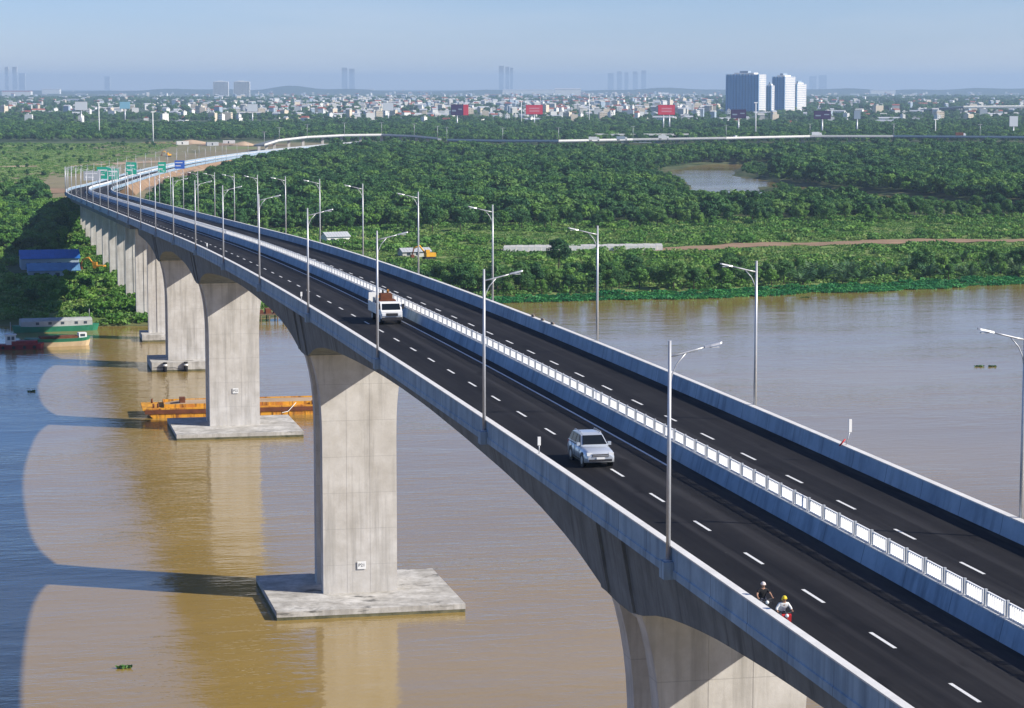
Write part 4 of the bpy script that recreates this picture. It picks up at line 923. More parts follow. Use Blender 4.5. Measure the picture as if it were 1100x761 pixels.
# lamps and masts along the far highway
fl = thing('highway_lamp', 'x', 'street lamp', (0, 0, 0), group='thin lamp posts along the far highway')
MB().mat(M['steel']).tube([(0, 0, 0), (0, 0, 11.5)], [.22, .15], 6).build('pole', fl, org=(0, 0, 0)); MB().mat(M['steel']).box(-2.2, 2.2, -.12, .12, 11.3, 11.55).build('arm', fl, org=(0, 0, 0))
first = True
for sb, lab0 in ((sub1, 'on the curving flyover ramp'), (sub2, 'on the elevated expressway')):
    for i in range(0, len(sb), 2):
        q = sb[i]; lab = f'thin grey lamp post, {ordn(i // 2)} from the left {lab0}'
        if first: fl.location = q; fl['label'] = lab; first = False
        else: dup(fl, q, rnd.uniform(-.2, .2), lab)
fv = thing('van', 'white van on the far expressway', 'van', at(792, 148.3, 12) + Vector((0, 6, .05)), R(95), 'small vehicles on the far expressway')
for k, (x, lb, mt) in enumerate([(640, 'white lorry leftmost on the far expressway', 'white'), (670, 'blue-grey lorry second on the far expressway', 'wallb'), (715, 'white lorry below the right red billboard', 'white'), (1035, 'dark red lorry right on the far expressway', 'rust'), (880, 'white lorry below the right dark billboard', 'white')]):
    q = at(x, np.interp(x, [600, 680, 780, 870, 960, 1100], [151.5, 150, 148.5, 146.5, 146.5, 147.5]), 12); q.z = float(np.interp(x, [600, 680, 780], [11, 11, 12])); t = thing('lorry', lb, 'lorry', (q.x, q.y + 9, q.z + .05), R(-10), 'lorries on the far expressway')
    MB().mat(M[mt]).box(-4, 3.2, -1.2, 1.2, .9, 3.7).build('cargo_box', t, org=(0, 0, 0)); MB().mat(M['white']).prism([(3.4, .6), (5.4, .6), (5.4, 1.9), (5.0, 3.0), (3.4, 3.0)], -1.15, 1.15, 'y').build('cab', t, org=(0, 0, 0))
    wl = MB().mat(M['rubber'])
    for xx in (-3, -1.8, 4.4):
        for yy in (-1.1, 1.1): wl.tube([(xx, yy - .15, .5), (xx, yy + .15, .5)], .5, 10)
    wl.build('wheels', t, org=(0, 0, 0))
MB().mat(M['white']).prism([(-2.4, .3), (2.4, .3), (2.4, 1.0), (1.6, 1.9), (-2.3, 2.0)], -.9, .9, 'y').build('body', fv, org=(0, 0, 0))
wl = MB().mat(M['rubber'])
for xx in (-1.5, 1.5):
    for yy in (-.85, .85): wl.tube([(xx, yy - .1, .33), (xx, yy + .1, .33)], .33, 10)
wl.build('wheels', fv, org=(0, 0, 0))
# toll canopy by the expressway
q = at(690, 152, 3); t = thing('toll_canopy', 'long white roofed toll station below the right red billboard', 'building', (q.x, q.y, 1.5), R(-12))
MB().mat(M['wallw']).box(-48, 48, -8, 8, 7.5, 9).build('roof', t, org=(0, 0, 0)); c_ = MB().mat(M['wallb'])
for x in np.arange(-44, 46, 9.7): c_.box(x - .6, x + .6, -3, 3, -1, 7.5)
c_.build('columns', t, org=(0, 0, 0)); MB().mat(M['wallb']).box(-22, 18, -5, 5, 0, 5).build('booths', t, org=(0, 0, 0))

# ------------------------------------------------------------ billboards
def billboard(px, ytop, ybot, wpx, ybase, mt, label, back=None, legs=1, ddist=None):
    Y0 = at(px, ybase, 1.5).y; T_ = at_y(px, ytop, Y0); B_ = at_y(px, ybot, Y0); sc = FPX / (T_ - Vector((0, 0, CAMZ))).dot(_f); wd = wpx / sc
    t = thing('billboard', label, 'billboard', (T_.x, Y0, 1.2), R(-12), 'tall roadside billboards'); zt, zb = T_.z - 1.2, B_.z - 1.2
    b = MB().mat(mt).box(-wd/2, wd/2, -.6, .6, zb, zt)
    if mt is M['bbred']:
        b.mat(M['pink']); 
        for k in range(2): b.box(-wd * .3, wd * .3, -.66, -.6, zb + (zt - zb) * (.28 + .28 * k), zb + (zt - zb) * (.42 + .28 * k))
    if mt is M['bbpurple']:
        b.mat(M['wallb']).box(-wd * .42, -wd * .1, -.66, -.6, zb + (zt - zb) * .35, zb + (zt - zb) * .5).box(wd * .1, wd * .4, -.66, -.6, zb + (zt - zb) * .5, zb + (zt - zb) * .62)
    b.build('panel', t, org=(0, 0, 0))
    MB().mat(M['dark']).box(-wd/2 - .25, wd/2 + .25, .62, 1.0, zb - .3, zt + .3).build('frame', t, org=(0, 0, 0))
    for k in range(legs):
        x = 0 if legs == 1 else (-wd * .18 + k * wd * .36)
        MB().mat(M['steel']).tube([(x, .3, -1.5), (x, .3, zb + .2)], [1.1, .8], 8).build('pole', t, org=(0, 0, 0))
    if back:
        MB().mat(back).box(wd/2 + .3, wd/2 + .3 + wd * .42, -.7, .5, zb, zt).build('side_panel', t, org=(0, 0, 0))
billboard(491, 112.5, 124, 13, 140, M['bbpurple'], 'dark purple billboard with a red side panel left of the red one', back=M['bbred'])
billboard(574, 113, 123, 18, 137, M['bbred'], 'red billboard with pale lines, left of the two all-red ones')
billboard(716, 113, 123.5, 18, 142, M['bbred'], 'red billboard with pale lines on two legs, right of the two all-red ones', legs=2)
billboard(793.5, 118, 127, 16, 148, M['bbpurple'], 'dark billboard in front of the blue apartment block')
billboard(883.5, 119.5, 128, 18, 149, M['bbpurple'], 'dark billboard to the right of the white towers')
billboard(87, 109.5, 118.5, 13, 138, M['bbwhite'], 'white billboard farthest left in the trees')
billboard(134, 109.5, 117, 11, 133, M['bbcyan'], 'pale blue billboard second from the left')
billboard(271, 112, 120, 11, 136, M['bbwhite'], 'white billboard below the pair of grey towers')
billboard(417, 110.5, 119, 11, 133, M['bbwhite'], 'white billboard above the curving flyover')
billboard(1089, 125, 136, 9, 149, M['bbwhite'], 'white billboard at the right edge')
billboard(921, 119, 128, 7, 147, M['wallb'], 'small grey billboard right of the dark billboard')
for k, (px, yt, yb) in enumerate([(633, 101, 134), (812, 110, 150), (1005, 128, 148), (560, 108, 137), (106, 110, 150), (164, 120, 152)]):
    Y0 = at(px, yb, 1.5).y; T_ = at_y(px, yt, Y0); t = thing('mast', ['tall pale mast between the two red billboards', 'tall pale mast before the blue apartment block', 'thin mast behind the right-hand wood', 'thin mast just left of the red billboard', 'thin mast right of the far left white billboard', 'thin mast over the left treeline'][k], 'mast', (T_.x, Y0, 1))
    MB().mat(M['white']).tube([(0, 0, -1), (0, 0, T_.z - 1)], [.8, .4], 6).build('pole', t, org=(0, 0, 0)); MB().mat(M['white']).box(-2, 2, -.4, .4, T_.z - 2, T_.z - 1).build('crossbar', t, org=(0, 0, 0))

# ------------------------------------------------------------ towers
def tower(px0, px1, ytop, ybase, label, body, slab, group=None, dep=20., fl_h=3.4, rz=-12, roofbits=True):
    Y0 = at(px0, ybase, 1.5).y; a = at_y(px0, ytop, Y0); b_ = at_y(px1, ytop, Y0); wd = (b_ - a).length; H = a.z - 1
    t = thing('tower_block', label, 'tower block', ((a.x + b_.x) / 2, Y0, 1), R(rz), group)
    MB().mat(body).box(-wd/2, wd/2, 0, dep, -2, H).build('wall', t, org=(0, 0, 0))
    sl_ = MB().mat(slab); n = max(3, int(H / fl_h))
    for k in range(n):
        z = H * (k + .9) / n; sl_.box(-wd/2 - .35, wd/2 + .35, -.55, dep + .55, z, z + fl_h * .3)
    m_ = max(2, int(wd / 7))
    for k in range(m_ + 1):
        x = -wd/2 + wd * k / m_; sl_.box(x - .6, x + .6, -.8, dep + .8, 0, H)
    sl_.build('balconies', t, org=(0, 0, 0))
    MB().mat(M['window']).box(-wd/2 + .3, wd/2 - .3, -.18, dep + .18, 2, H - 2).build('window', t, org=(0, 0, 0))
    if roofbits:
        MB().mat(slab).box(-wd * .42, wd * .42, dep * .2, dep * .8, H, H + 2.6).box(-wd * .22, wd * .1, dep * .3, dep * .7, H + 2.6, H + 5.5).build('roof_plant', t, org=(0, 0, 0))
G_ = 'apartment towers behind the dark billboards'
def corner_tower(px0, pxc, px1, ytop, ybase, label, Hextra=0):
    """block turned 45 degrees: a broad face turned left away from the sun, a narrow one facing the sun; the edge between them stands at pxc"""
    Y0 = at(pxc, ybase, 1.5).y; c = at_y(pxc, ytop, Y0); H = c.z - 1; sc = FPX / (c - Vector((0, 0, CAMZ))).dot(_f)
    Lb = max(12, (pxc - px0) / sc / .893); Lw = (px1 - pxc) / sc / .45
    t = thing('tower_block', label, 'tower block', (c.x, c.y, 1), R(-45), G_)
    MB().mat(M['towerwhite']).box(-Lb, 0, 0, Lw, -2, H).build('wall', t, org=(0, 0, 0))
    fb = MB().mat(M['tower_shade_blue']).box(-Lb + .5, -.5, -.25, .1, 0, H - 2); fb.build('shade_blue_face', t, org=(0, 0, 0))  # shade on the face turned from the sun, painted as a blue panel
    wn = MB().mat(M['towerglass']); bl = MB().mat(M['tower_shade_blue']); bw = MB().mat(M['tower_shade_blue']); n = max(6, int(H / 3.6))
    for k in range(n):
        z = H * (k + .3) / n
        bl.box(-Lb - .2, .2, -1.3, -.2, z - .75, z)                       # balcony-like bands of the shaded face, in its shade blue
        m1 = max(2, int(Lb / 6)); m2 = max(2, int(Lw / 5))
        for q in range(m1): wn.box(-Lb + Lb * (q + .25) / m1, -Lb + Lb * (q + .75) / m1, -.34, -.2, z + .3, z + 2.2)
        for q in range(m2): wn.box(-.05, .12, Lw * (q + .2) / m2, Lw * (q + .62) / m2, z + .2, z + 2.2)
    for q in range(max(2, int(Lb / 9)) + 1): bw.box(-Lb + (Lb - 1.2) * q / max(2, int(Lb / 9)), -Lb + (Lb - 1.2) * q / max(2, int(Lb / 9)) + .8, -1.45, -.1, 0, H + .5)
    bl.build('balconies', t, org=(0, 0, 0)); wn.build('window_glazing', t, org=(0, 0, 0))['kind'] = 'stuff'; bw.build('shade_blue_fins', t, org=(0, 0, 0))
    rp = MB().mat(M['wallw']).box(-Lb * .8, -Lb * .2, Lw * .2, Lw * .8, H, H + 3).mat(M['wallb']).box(-Lb * .65, -Lb * .4, Lw * .3, Lw * .7, H + 3, H + 6.5); rp.build('roof_plant', t, org=(0, 0, 0))
corner_tower(780, 815.5, 823, 80, 124, 'broad apartment block with a blue shaded face and slim white end, the widest tower')
corner_tower(824.5, 829, 832, 92, 123.5, 'low narrow block with a blue shaded face, between the two tall blocks with blue shaded faces')
corner_tower(830, 843.5, 854.5, 82.5, 122.5, 'tall tower with a blue shaded left side and white sunlit right side')
corner_tower(853, 856.5, 866.5, 90.5, 122, 'lower white tower at the right end of the apartment group')
tower(229, 245, 88, 104, 'left grey tower of the pair on the left skyline', M['wallb'], M['wallw'], None, 22)
tower(251, 268, 88, 105, 'right grey tower of the pair on the left skyline', M['wallb'], M['wallw'], None, 22)
for px0, px1, yt, lb in [(5, 9, 72, 'hazy slender tower at the far left skyline, left'), (13, 18, 72, 'hazy slender tower at the far left skyline, right'), (20, 27, 79, 'hazy low block beside the far left slender towers'), (367, 373, 73, 'hazy left half of the twin tower on the skyline'), (375, 381, 74, 'hazy twin tower right half on the skyline'), (536, 541, 71, 'hazy dark tower left in the skyline trio'), (543, 547, 72, 'hazy pale tower middle in the skyline trio'), (548, 551, 73, 'hazy pale tower right in the skyline trio'), (653, 659, 79, 'first hazy tower of the five left of the blue block'), (663, 668, 77, 'second hazy tower of the five left of the blue block'), (671, 675, 78, 'third hazy tower of the five left of the blue block'), (680, 685, 77, 'fourth hazy tower of the five left of the blue block'), (689, 694, 76, 'fifth hazy tower of the five left of the blue block'), (870, 877, 82, 'hazy pale tower just right of the white towers'), (880, 888, 81, 'hazy block second right of the white towers'), (112, 118, 82, 'hazy single block on the left skyline')]:
    tower(px0, px1, yt, 96.5, lb, M['wallb'], M['wallw'], 'hazy skyline towers', 30, roofbits=False)

# ------------------------------------------------------------ the city in the haze
def house(kind, seed):
    rr = random.Random(seed); t = thing('city_house', 'x', 'house')
    w_, d_, h_ = {'tall': (7, 14, 15), 'low': (13, 11, 7), 'long': (34, 16, 8), 'block': (16, 16, 19)}[kind]
    wm_ = {'tall': M['wallw'], 'low': M['wallw'], 'long': M['wallw'], 'block': M['wallc']}[kind]
    wl = MB().mat(wm_).box(-w_/2, w_/2, -d_/2, d_/2, -1.5, h_).build('wall', t, org=(0, 0, 0))
    wn = MB().mat(M['window']); nfl = max(1, int(h_ / 3.6)); nw = max(2, int(w_ / 3.2))
    for f_ in range(nfl):
        for k in range(nw):
            x = -w_/2 + w_ * (k + .5) / nw; z = h_ * (f_ + .35) / nfl; wn.box(x - .65, x + .65, -d_/2 - .06, -d_/2 + .02, z, z + 1.5)
    wn.build('window', t, org=(0, 0, 0))
    if kind == 'low': MB().mat(M['redroof']).prism([(-d_/2 - .6, h_), (d_/2 + .6, h_), (0, h_ + 3.2)], -w_/2 - .5, w_/2 + .5, 'x').build('roof', t, org=(0, 0, 0))
    elif kind == 'long': MB().mat(M['greyroof']).prism([(-d_/2 - .6, h_), (d_/2 + .6, h_), (0, h_ + 2.6)], -w_/2 - .5, w_/2 + .5, 'x').build('roof', t, org=(0, 0, 0))
    else: MB().mat(M['wall']).box(-w_/2 + .4, w_/2 - .4, -d_/2 + 1, d_/2 - 1, h_, h_ + .5).box(-w_*.2, w_*.2, 0, d_*.3, h_ + .5, h_ + 3).build('roof', t, org=(0, 0, 0))
    return t
kinds = ['tall', 'low', 'long', 'block']
HP = [house(k, i) for i, k in enumerate(kinds)]
HL = {'tall': 'narrow white town house among the far trees', 'low': 'red-roofed low white house among the far trees', 'long': 'grey-roofed white warehouse among the far trees', 'block': 'cream box-shaped building among the far trees'}
cnt = 0; usedh = set()
def put_house(k, x, y, sc, rz):
    kd = kinds[k]; z = 1.4; s3 = (sc, sc, sc)
    if k not in usedh: usedh.add(k); h_ = HP[k]; h_.location = (x, y, z); h_.rotation_euler = (0, 0, rz); h_.scale = s3; h_['label'] = HL[kd]; h_['group'] = 'houses in the far city'
    else: dup(HP[k], (x, y, z), rz, HL[kd], 'houses in the far city', s3)
def dens2(px): return float(np.interp(px, [-20, 60, 200, 290, 400, 640, 760, 880, 960, 1120], [.30, .28, .26, .42, .75, .75, .6, .36, .30, .26]))
rest = {k: [] for k in range(4)}
hr = random.Random(5); spots = []
def dens(px):     # the photo's city is densest in the middle and thin at the sides
    return float(np.interp(px, [-20, 150, 290, 420, 640, 760, 880, 1000, 1120], [.45, .45, .6, 1, 1, .9, .4, .3, .25]))
tries = 0
while len(spots) < 290 and tries < 20000:
    tries += 1
    px = hr.uniform(-10, 1110); py = hr.triangular(110, 137, 121)
    if hr.random() > dens(px): continue
    q = at(px, py, 1.5)
    if any((q.x - a) ** 2 + (q.y - b_) ** 2 < 30 ** 2 for a, b_ in spots): continue
    if abs(px - 823) < 50 and py < 124: continue
    spots.append((q.x, q.y)); k = hr.choices(range(4), (.46, .2, .18, .16))[0]; put_house(k, q.x, q.y, hr.uniform(.62, 1.0), R(-12 + hr.choice((0, 90, 20, -30)) + hr.uniform(-15, 15)))
hm = MB()
for i in range(4600):
    px = hr.uniform(-10, 1110); py = hr.triangular(97, 131, 112)
    if hr.random() > dens2(px) or (py > 118 and hr.random() < .35): continue
    if abs(px - 823) < 48 and py < 126: continue
    q = at(px, py, 1.5); T = Matrix.Translation((q.x, q.y, 1)) @ Matrix.Rotation(R(-12 + hr.uniform(-40, 40)), 4, 'Z'); w_ = hr.uniform(5, 15); h_ = hr.choice((4.5, 5.5, 7, 9, 9, 12, 14, 17)); far_ = max(1, q.y / 6000)
    if hr.random() < .14: w_ *= 3.5; h_ *= .6
    hm.mat(hr.choices((M['wallw'], M['wallc'], M['wallb'], M['wall']), (.36, .14, .25, .25))[0]); d_ = hr.uniform(7, 13); hm.box(-w_/2 * far_ ** .5, w_/2 * far_ ** .5, -d_/2, d_/2, -1, h_, T)
    hm.mat(hr.choices((M['greyroof'], M['redroof'], M['wall']), (.5, .25, .25))[0]); hm.prism([(-d_/2 - .5, h_ + .01), (d_/2 + .5, h_ + .01), (0, h_ + 2.5)], -w_/2 * far_ ** .5 - .4, w_/2 * far_ ** .5 + .4, 'x', T)
o = hm.build('city_houses', fix=False); tag(o, 'mass of pale houses and sheds of the far city', 'city', kind='stuff')
for k, (x0, x1, y, h_, lb) in enumerate([(540, 604, 101, 16, 'very long low white factory left of the skyline trees'), (380, 402, 99, 14, 'long white factory under the hazy twin tower'), (45, 64, 101, 18, 'long white factory at the far left'), (2, 33, 103, 14, 'long reddish roofed factory at the left edge'), (596, 624, 104, 22, 'stepped white building at the end of the long factory'), (120, 175, 100.5, 12, 'long thin white factory on the left skyline'), (935, 962, 101, 14, 'long cream building on the right skyline')]):
    q = at((x0 + x1) / 2, y, 1.5); sc = FPX / (q - Vector((0, 0, CAMZ))).dot(_f); wd = (x1 - x0) / sc
    t = thing('factory', lb, 'factory', (q.x, q.y, 1.2), R(-12)); MB().mat(M['wallw']).box(-wd/2, wd/2, 0, 60, -1, h_ * 1.7).build('wall', t, org=(0, 0, 0))
    MB().mat(M['redroof'] if 'reddish' in lb else M['greyroof']).prism([(-1, h_ * 1.7), (61, h_ * 1.7), (30, h_ * 2.0)], -wd/2 - 1, wd/2 + 1, 'x').build('roof', t, org=(0, 0, 0))
# ------------------------------------------------------------ trees
def crown_mesh(name, mt, seed, R_, H_, zc, n_lump, n_leaf, size, flat=.75):
    rr = random.Random(seed); vs_ = []; fs = []
    lumps = []
    for k in range(n_lump):
        a = rr.uniform(0, 6.283); d = R_ * .75 * math.sqrt(rr.random()); z = rr.uniform(-.55, .6)
        sh = math.sqrt(max(.08, 1 - (abs(z) * 1.1) ** 2))
        lumps.append((Vector((d * sh * math.cos(a), d * sh * math.sin(a), zc + z * H_ * .5)), R_ * rr.uniform(.26, .46)))
    for c, r_ in lumps:
        for k in range(int(n_leaf / n_lump)):
            n_ = Vector((rr.gauss(0, 1), rr.gauss(0, 1), rr.gauss(.35, 1))).normalized(); p_ = c + Vector((n_.x, n_.y, n_.z * flat)) * r_ * rr.uniform(.72, 1.08)
            n2_ = (n_ + Vector((rr.gauss(0, .5), rr.gauss(0, .5), rr.gauss(.2, .5)))).normalized(); u = n2_.orthogonal().normalized(); v_ = n2_.cross(u)
            q_ = rr.uniform(0, 6.283); u, v_ = u * math.cos(q_) + v_ * math.sin(q_), v_ * math.cos(q_) - u * math.sin(q_); s_ = size * rr.uniform(.6, 1.35)
            b0 = len(vs_); vs_ += [p_ - u * s_, p_ - v_ * s_ * .55 , p_ + u * s_, p_ + v_ * s_ * .55]; fs.append((b0, b0+1, b0+2, b0+3))
    me = bpy.data.meshes.new(name); me.from_pydata([tuple(v) for v in vs_], [], fs); me.materials.append(mt); return me
def trunk_mesh(h, r_, seed):
    rr = random.Random(seed); mb = MB().mat(M['bark']); mb.tube([(0, 0, -.6), (.1, 0, h * .5), (.15, .1, h)], [r_, r_ * .75, r_ * .45], 7)
    for k in range(4):
        a = rr.uniform(0, 6.283); z = h * rr.uniform(.5, .85); l_ = rr.uniform(1.2, 2.2)
        mb.tube([(.1, 0, z), (l_ * .6 * math.cos(a), l_ * .6 * math.sin(a), z + l_ * .6), (l_ * math.cos(a), l_ * math.sin(a), z + l_ * 1.2)], [r_ * .45, r_ * .3, r_ * .12], 5)
    return mb.mesh('trunk')
def palm_mesh(seed, n=16, L_=5.2):
    rr = random.Random(seed); vs_ = []; fs = []
    for k in range(n):
        a = 2 * math.pi * k / n + rr.uniform(-.2, .2); up = rr.uniform(.55, 1.35); l_ = L_ * rr.uniform(.7, 1.1); pts = []
        for i in range(7):
            t_ = i / 6; rad_ = l_ * t_ * math.cos(up) * (1 + .3 * t_); z = .6 + l_ * (t_ * math.sin(up) - .42 * t_ * t_ * math.cos(up) * 1.2); pts.append(Vector((rad_ * math.cos(a), rad_ * math.sin(a), z)))
        sd = Vector((-math.sin(a), math.cos(a), 0))
        for i in range(6):
            w0 = .62 * math.sin(math.pi * min(1, .12 + .88 * i / 6)) + .05; w1 = .62 * math.sin(math.pi * min(1, .12 + .88 * (i+1) / 6)) + .03
            for sg in (-1, 1):
                b0 = len(vs_); dr = Vector((0, 0, -.28))
                gap = rr.uniform(.6, 1)
                vs_ += [pts[i], pts[i].lerp(pts[i+1], gap), pts[i].lerp(pts[i+1], gap) + sd * sg * w1 + dr * w1, pts[i] + sd * sg * w0 + dr * w0]; fs.append((b0, b0+1, b0+2, b0+3))
    me = bpy.data.meshes.new('crown'); me.from_pydata([tuple(v) for v in vs_], [], fs); me.materials.append(M['palm']); return me
def tree_proto(name, cr, tr):
    t = thing(name, 'x', 'tree'); c = bpy.data.objects.new('crown', cr); COL.objects.link(c); c.parent = t; k = bpy.data.objects.new('trunk', tr); COL.objects.link(k); k.parent = t; return t
cr_d = [crown_mesh('crown', M['leaf'], 20 + k, 3.6 + .4 * k, 6.0, 5.6, 15, 2600, .34) for k in range(3)]
cr_b = [crown_mesh('crown', M['leafb'], 40 + k, 3.2, 5.0, 4.4, 12, 2200, .34) for k in range(2)]
tk = [trunk_mesh(5.5, .22, k) for k in range(2)]
protos = {}
for k in range(3): protos['d%d' % k] = tree_proto('mangrove_tree', cr_d[k], tk[k % 2])
for k in range(2): protos['b%d' % k] = tree_proto('bushy_tree', cr_b[k], tk[k % 2])
for k in range(2): 
    pt_ = MB().mat(M['bark']).tube([(0, 0, -.5), (0, 0, .9)], [.3, .22], 7).mesh('trunk'); protos['p%d' % k] = tree_proto('nipa_palm', palm_mesh(60 + k), pt_); protos['p%d' % k]['category'] = 'palm'
used = set()
def plant(kind, x, y, sc, label, group, sz=None):
    z = float(land_h(np.array(x), np.array(y))); r0 = protos[kind]; s3 = (sc, sc, sz or sc)
    if kind not in used:
        used.add(kind); r0.location = (x, y, z); r0.rotation_euler = (0, 0, rnd.uniform(0, 6.28)); r0.scale = s3; r0['label'] = label; r0['group'] = group; return
    dup(r0, (x, y, z), rnd.uniform(0, 6.28), label, group, s3)
GB = 'trees and palms along the right river bank'
_tk = [at(x, y, 1.5) for x, y in ((690, 268), (780, 266), (870, 263), (960, 260), (1040, 258), (1180, 258))]; _tx = [q.x for q in _tk]; _ty = [q.y for q in _tk]
n_ind = 0
taken = []
def free(x, y, d):
    for a, b_ in taken:
        if (a - x) ** 2 + (b_ - y) ** 2 < d * d: return False
    taken.append((x, y)); return True
q = at(600, 290, 1.5); plant('d1', q.x, q.y, 1.15, 'single round dark tree standing alone in front of the row of concrete units', GB, 1.15); taken.append((q.x, q.y))
# belt on the right bank
tries = 0
while n_ind < 150 and tries < 6000:
    tries += 1
    x = rnd.uniform(88, 345); by = float(bank_y(x)); y = by + 6 + abs(rnd.gauss(0, 1)) * 22
    if y > by + 75: continue
    pxd = (x - 88) / 250
    if not free(x, y, 4.4): continue
    if y - by > 26 and rnd.random() < .45: continue
    if x > 190 and y > float(np.interp(x, _tx, _ty)) - 26: continue
    r_ = rnd.random()
    if x > 215 and r_ < .55: plant('p%d' % rnd.randrange(2), x, y, rnd.uniform(.8, 1.35), 'feathery nipa palm in the belt at the right of the far bank', GB)
    elif r_ < .75: plant('d%d' % rnd.randrange(3), x, y, rnd.uniform(.55, 1.0), 'dark green bank tree in the belt above the right-hand water', GB)
    else: plant('b%d' % rnd.randrange(2), x, y, rnd.uniform(.5, .95), 'bright green bushy tree in the belt above the right-hand water', GB)
    n_ind += 1
# front edge of the wood
k = 0; tries = 0
while k < 95 and tries < 4000:
    tries += 1
    x = rnd.uniform(62, 470); y = 915 + .13 * x + abs(rnd.gauss(0, 1)) * 22
    if not free(x, y, 6.5): continue
    plant(('d%d' % rnd.randrange(3)) if rnd.random() < .75 else 'b%d' % rnd.randrange(2), x, y, rnd.uniform(.65, 1.1), 'dense tree at the front edge of the dark green wood', 'trees at the front edge of the wood'); k += 1
# under and left of the bridge
k = 0; tries = 0
while k < 48 and tries < 3000:
    tries += 1
    x = rnd.uniform(-6, 62); y = rnd.uniform(622, 880)
    if (4 < x < 34 and 712 < y < 802) or (x < 26 and y < 645): continue
    if 34 < x < 49: continue
    if not free(x, y, 5.5): continue
    _k = rnd.random() < .7; plant('b%d' % rnd.randrange(2) if _k else 'd%d' % rnd.randrange(3), x, y, rnd.uniform(.5, .9), ('bright green' if _k else 'dark') + ' bushy bank tree near the blue sheds and bridge piers', 'bank trees beside the bridge piers'); k += 1

# scattered cover: one object each, its plants instanced by geometry nodes
def scatter(name, P, SC, objs, label, cat, kindx=None):
    me = bpy.data.meshes.new(name); me.from_pydata([tuple(p_) for p_ in P], [], [])
    n = len(P)
    for nm, arr in (('scl', SC), ('rot', nprs.uniform(0, 6.283, n))):
        a = me.attributes.new(nm, 'FLOAT', 'POINT'); a.data.foreach_set('value', np.asarray(arr, dtype=np.float32))
    a = me.attributes.new('pick', 'INT', 'POINT'); a.data.foreach_set('value', (kindx if kindx is not None else nprs.randint(0, len(objs), n)).astype(np.int32))
    o = bpy.data.objects.new(name, me); COL.objects.link(o); tag(o, label, cat, kind='stuff')
    g = bpy.data.node_groups.new(name, 'GeometryNodeTree'); g.interface.new_socket('Geometry', in_out='INPUT', socket_type='NodeSocketGeometry'); g.interface.new_socket('Geometry', in_out='OUTPUT', socket_type='NodeSocketGeometry')
    gi = g.nodes.new('NodeGroupInput'); go = g.nodes.new('NodeGroupOutput'); ip = g.nodes.new('GeometryNodeInstanceOnPoints'); jn = g.nodes.new('GeometryNodeJoinGeometry')
    for ob_ in objs[::-1]:
        oi = g.nodes.new('GeometryNodeObjectInfo'); oi.inputs['Object'].default_value = ob_; oi.inputs['As Instance'].default_value = True; g.links.new(oi.outputs['Geometry'], jn.inputs[0])
    def att(nm, ty):
        a_ = g.nodes.new('GeometryNodeInputNamedAttribute'); a_.data_type = ty; a_.inputs[0].default_value = nm; return a_.outputs[0]
    cx = g.nodes.new('ShaderNodeCombineXYZ'); g.links.new(att('rot', 'FLOAT'), cx.inputs[2]); ip.inputs['Pick Instance'].default_value = True
    g.links.new(att('pick', 'INT'), ip.inputs['Instance Index']); g.links.new(gi.outputs[0], ip.inputs['Points']); g.links.new(jn.outputs[0], ip.inputs['Instance'])
    g.links.new(cx.outputs[0], ip.inputs['Rotation']); g.links.new(att('scl', 'FLOAT'), ip.inputs['Scale']); g.links.new(ip.outputs[0], go.inputs[0])
    md_ = o.modifiers.new('scatter', 'NODES'); md_.node_group = g
    return o
def proto_obj(me): return bpy.data.objects.new(me.name, me)
far_cr = [proto_obj(crown_mesh('crown', M['leaf'], 80 + k, 4.0 + .3 * k, 6.2, 4.8, 13, 900, .58)) for k in range(3)] + [proto_obj(crown_mesh('crown', M['leafb'], 90, 3.6, 5.6, 4.4, 11, 800, .56))]
def grid_pts(x0, x1, y0, y1, sp, seed, cond):
    r_ = np.random.RandomState(seed); gx, gy = np.meshgrid(np.arange(x0, x1, sp), np.arange(y0, y1, sp)); gx = gx.ravel() + r_.uniform(-.45, .45, gx.size) * sp; gy = gy.ravel() + r_.uniform(-.45, .45, gy.size) * sp
    k = cond(gx, gy); gx, gy = gx[k], gy[k]; return np.stack([gx, gy, land_h(gx, gy)], 1)
_ex = np.array([(q.x, q.y) for q in sub2]); _fx = np.array([(q.x, q.y) for q in sub1])
def exp_y(x):
    a = np.interp(x, _ex[:, 0], _ex[:, 1]); b_ = np.interp(x, _fx[:, 0], _fx[:, 1], left=9e9, right=9e9)
    return np.minimum(np.where(x < _ex[0, 0], 2440, a), b_)
def wood_cond(x, y):
    return (y > 955 + .13 * x) & (y < 2480) & (x > 72 + np.maximum(0, y - 1000) ** 2 / 6400 * 1.0 + 14 * np.clip((y - 1150) / 100, 0, 1) ) & (x < .50 * y + 20) & (creek_d(x, y) > 5) & ((y < 1260) | (x > y * (.064 + .00009 * (y - 1320)) + 22 + 10 * wob(x, y, 30.))) & (y < exp_y(x) - 14)
P = grid_pts(60, 1300, 940, 2490, 5.5, 1, lambda x, y: wood_cond(x, y) & (wob(x, y, 27., 8) + .8 * wob(x, y, 9., 3) > -1.55))
print('wood', len(P)); nf = P.shape[0]
cl = wob(P[:, 0], P[:, 1], 45., 2) + .6 * wob(P[:, 0], P[:, 1], 120., 4)
sc = np.clip(nprs.normal(.80, .24, nf) + .17 * cl + .45 * (nprs.rand(nf) < .05), .38, 1.6) * np.where((creek_d(P[:, 0] * (1 + 70 / P[:, 1]), P[:, 1] + 70) < 26) | (creek_d(P[:, 0] * (1 + 30 / P[:, 1]), P[:, 1] + 30) < 12), .42, 1.0)
pk = np.where(nprs.rand(nf) < np.clip(.16 + .16 * cl, .03, .5), 3, nprs.randint(0, 3, nf))
sc = np.where(exp_y(P[:, 0]) - P[:, 1] < 150, np.minimum(sc, .72), sc)
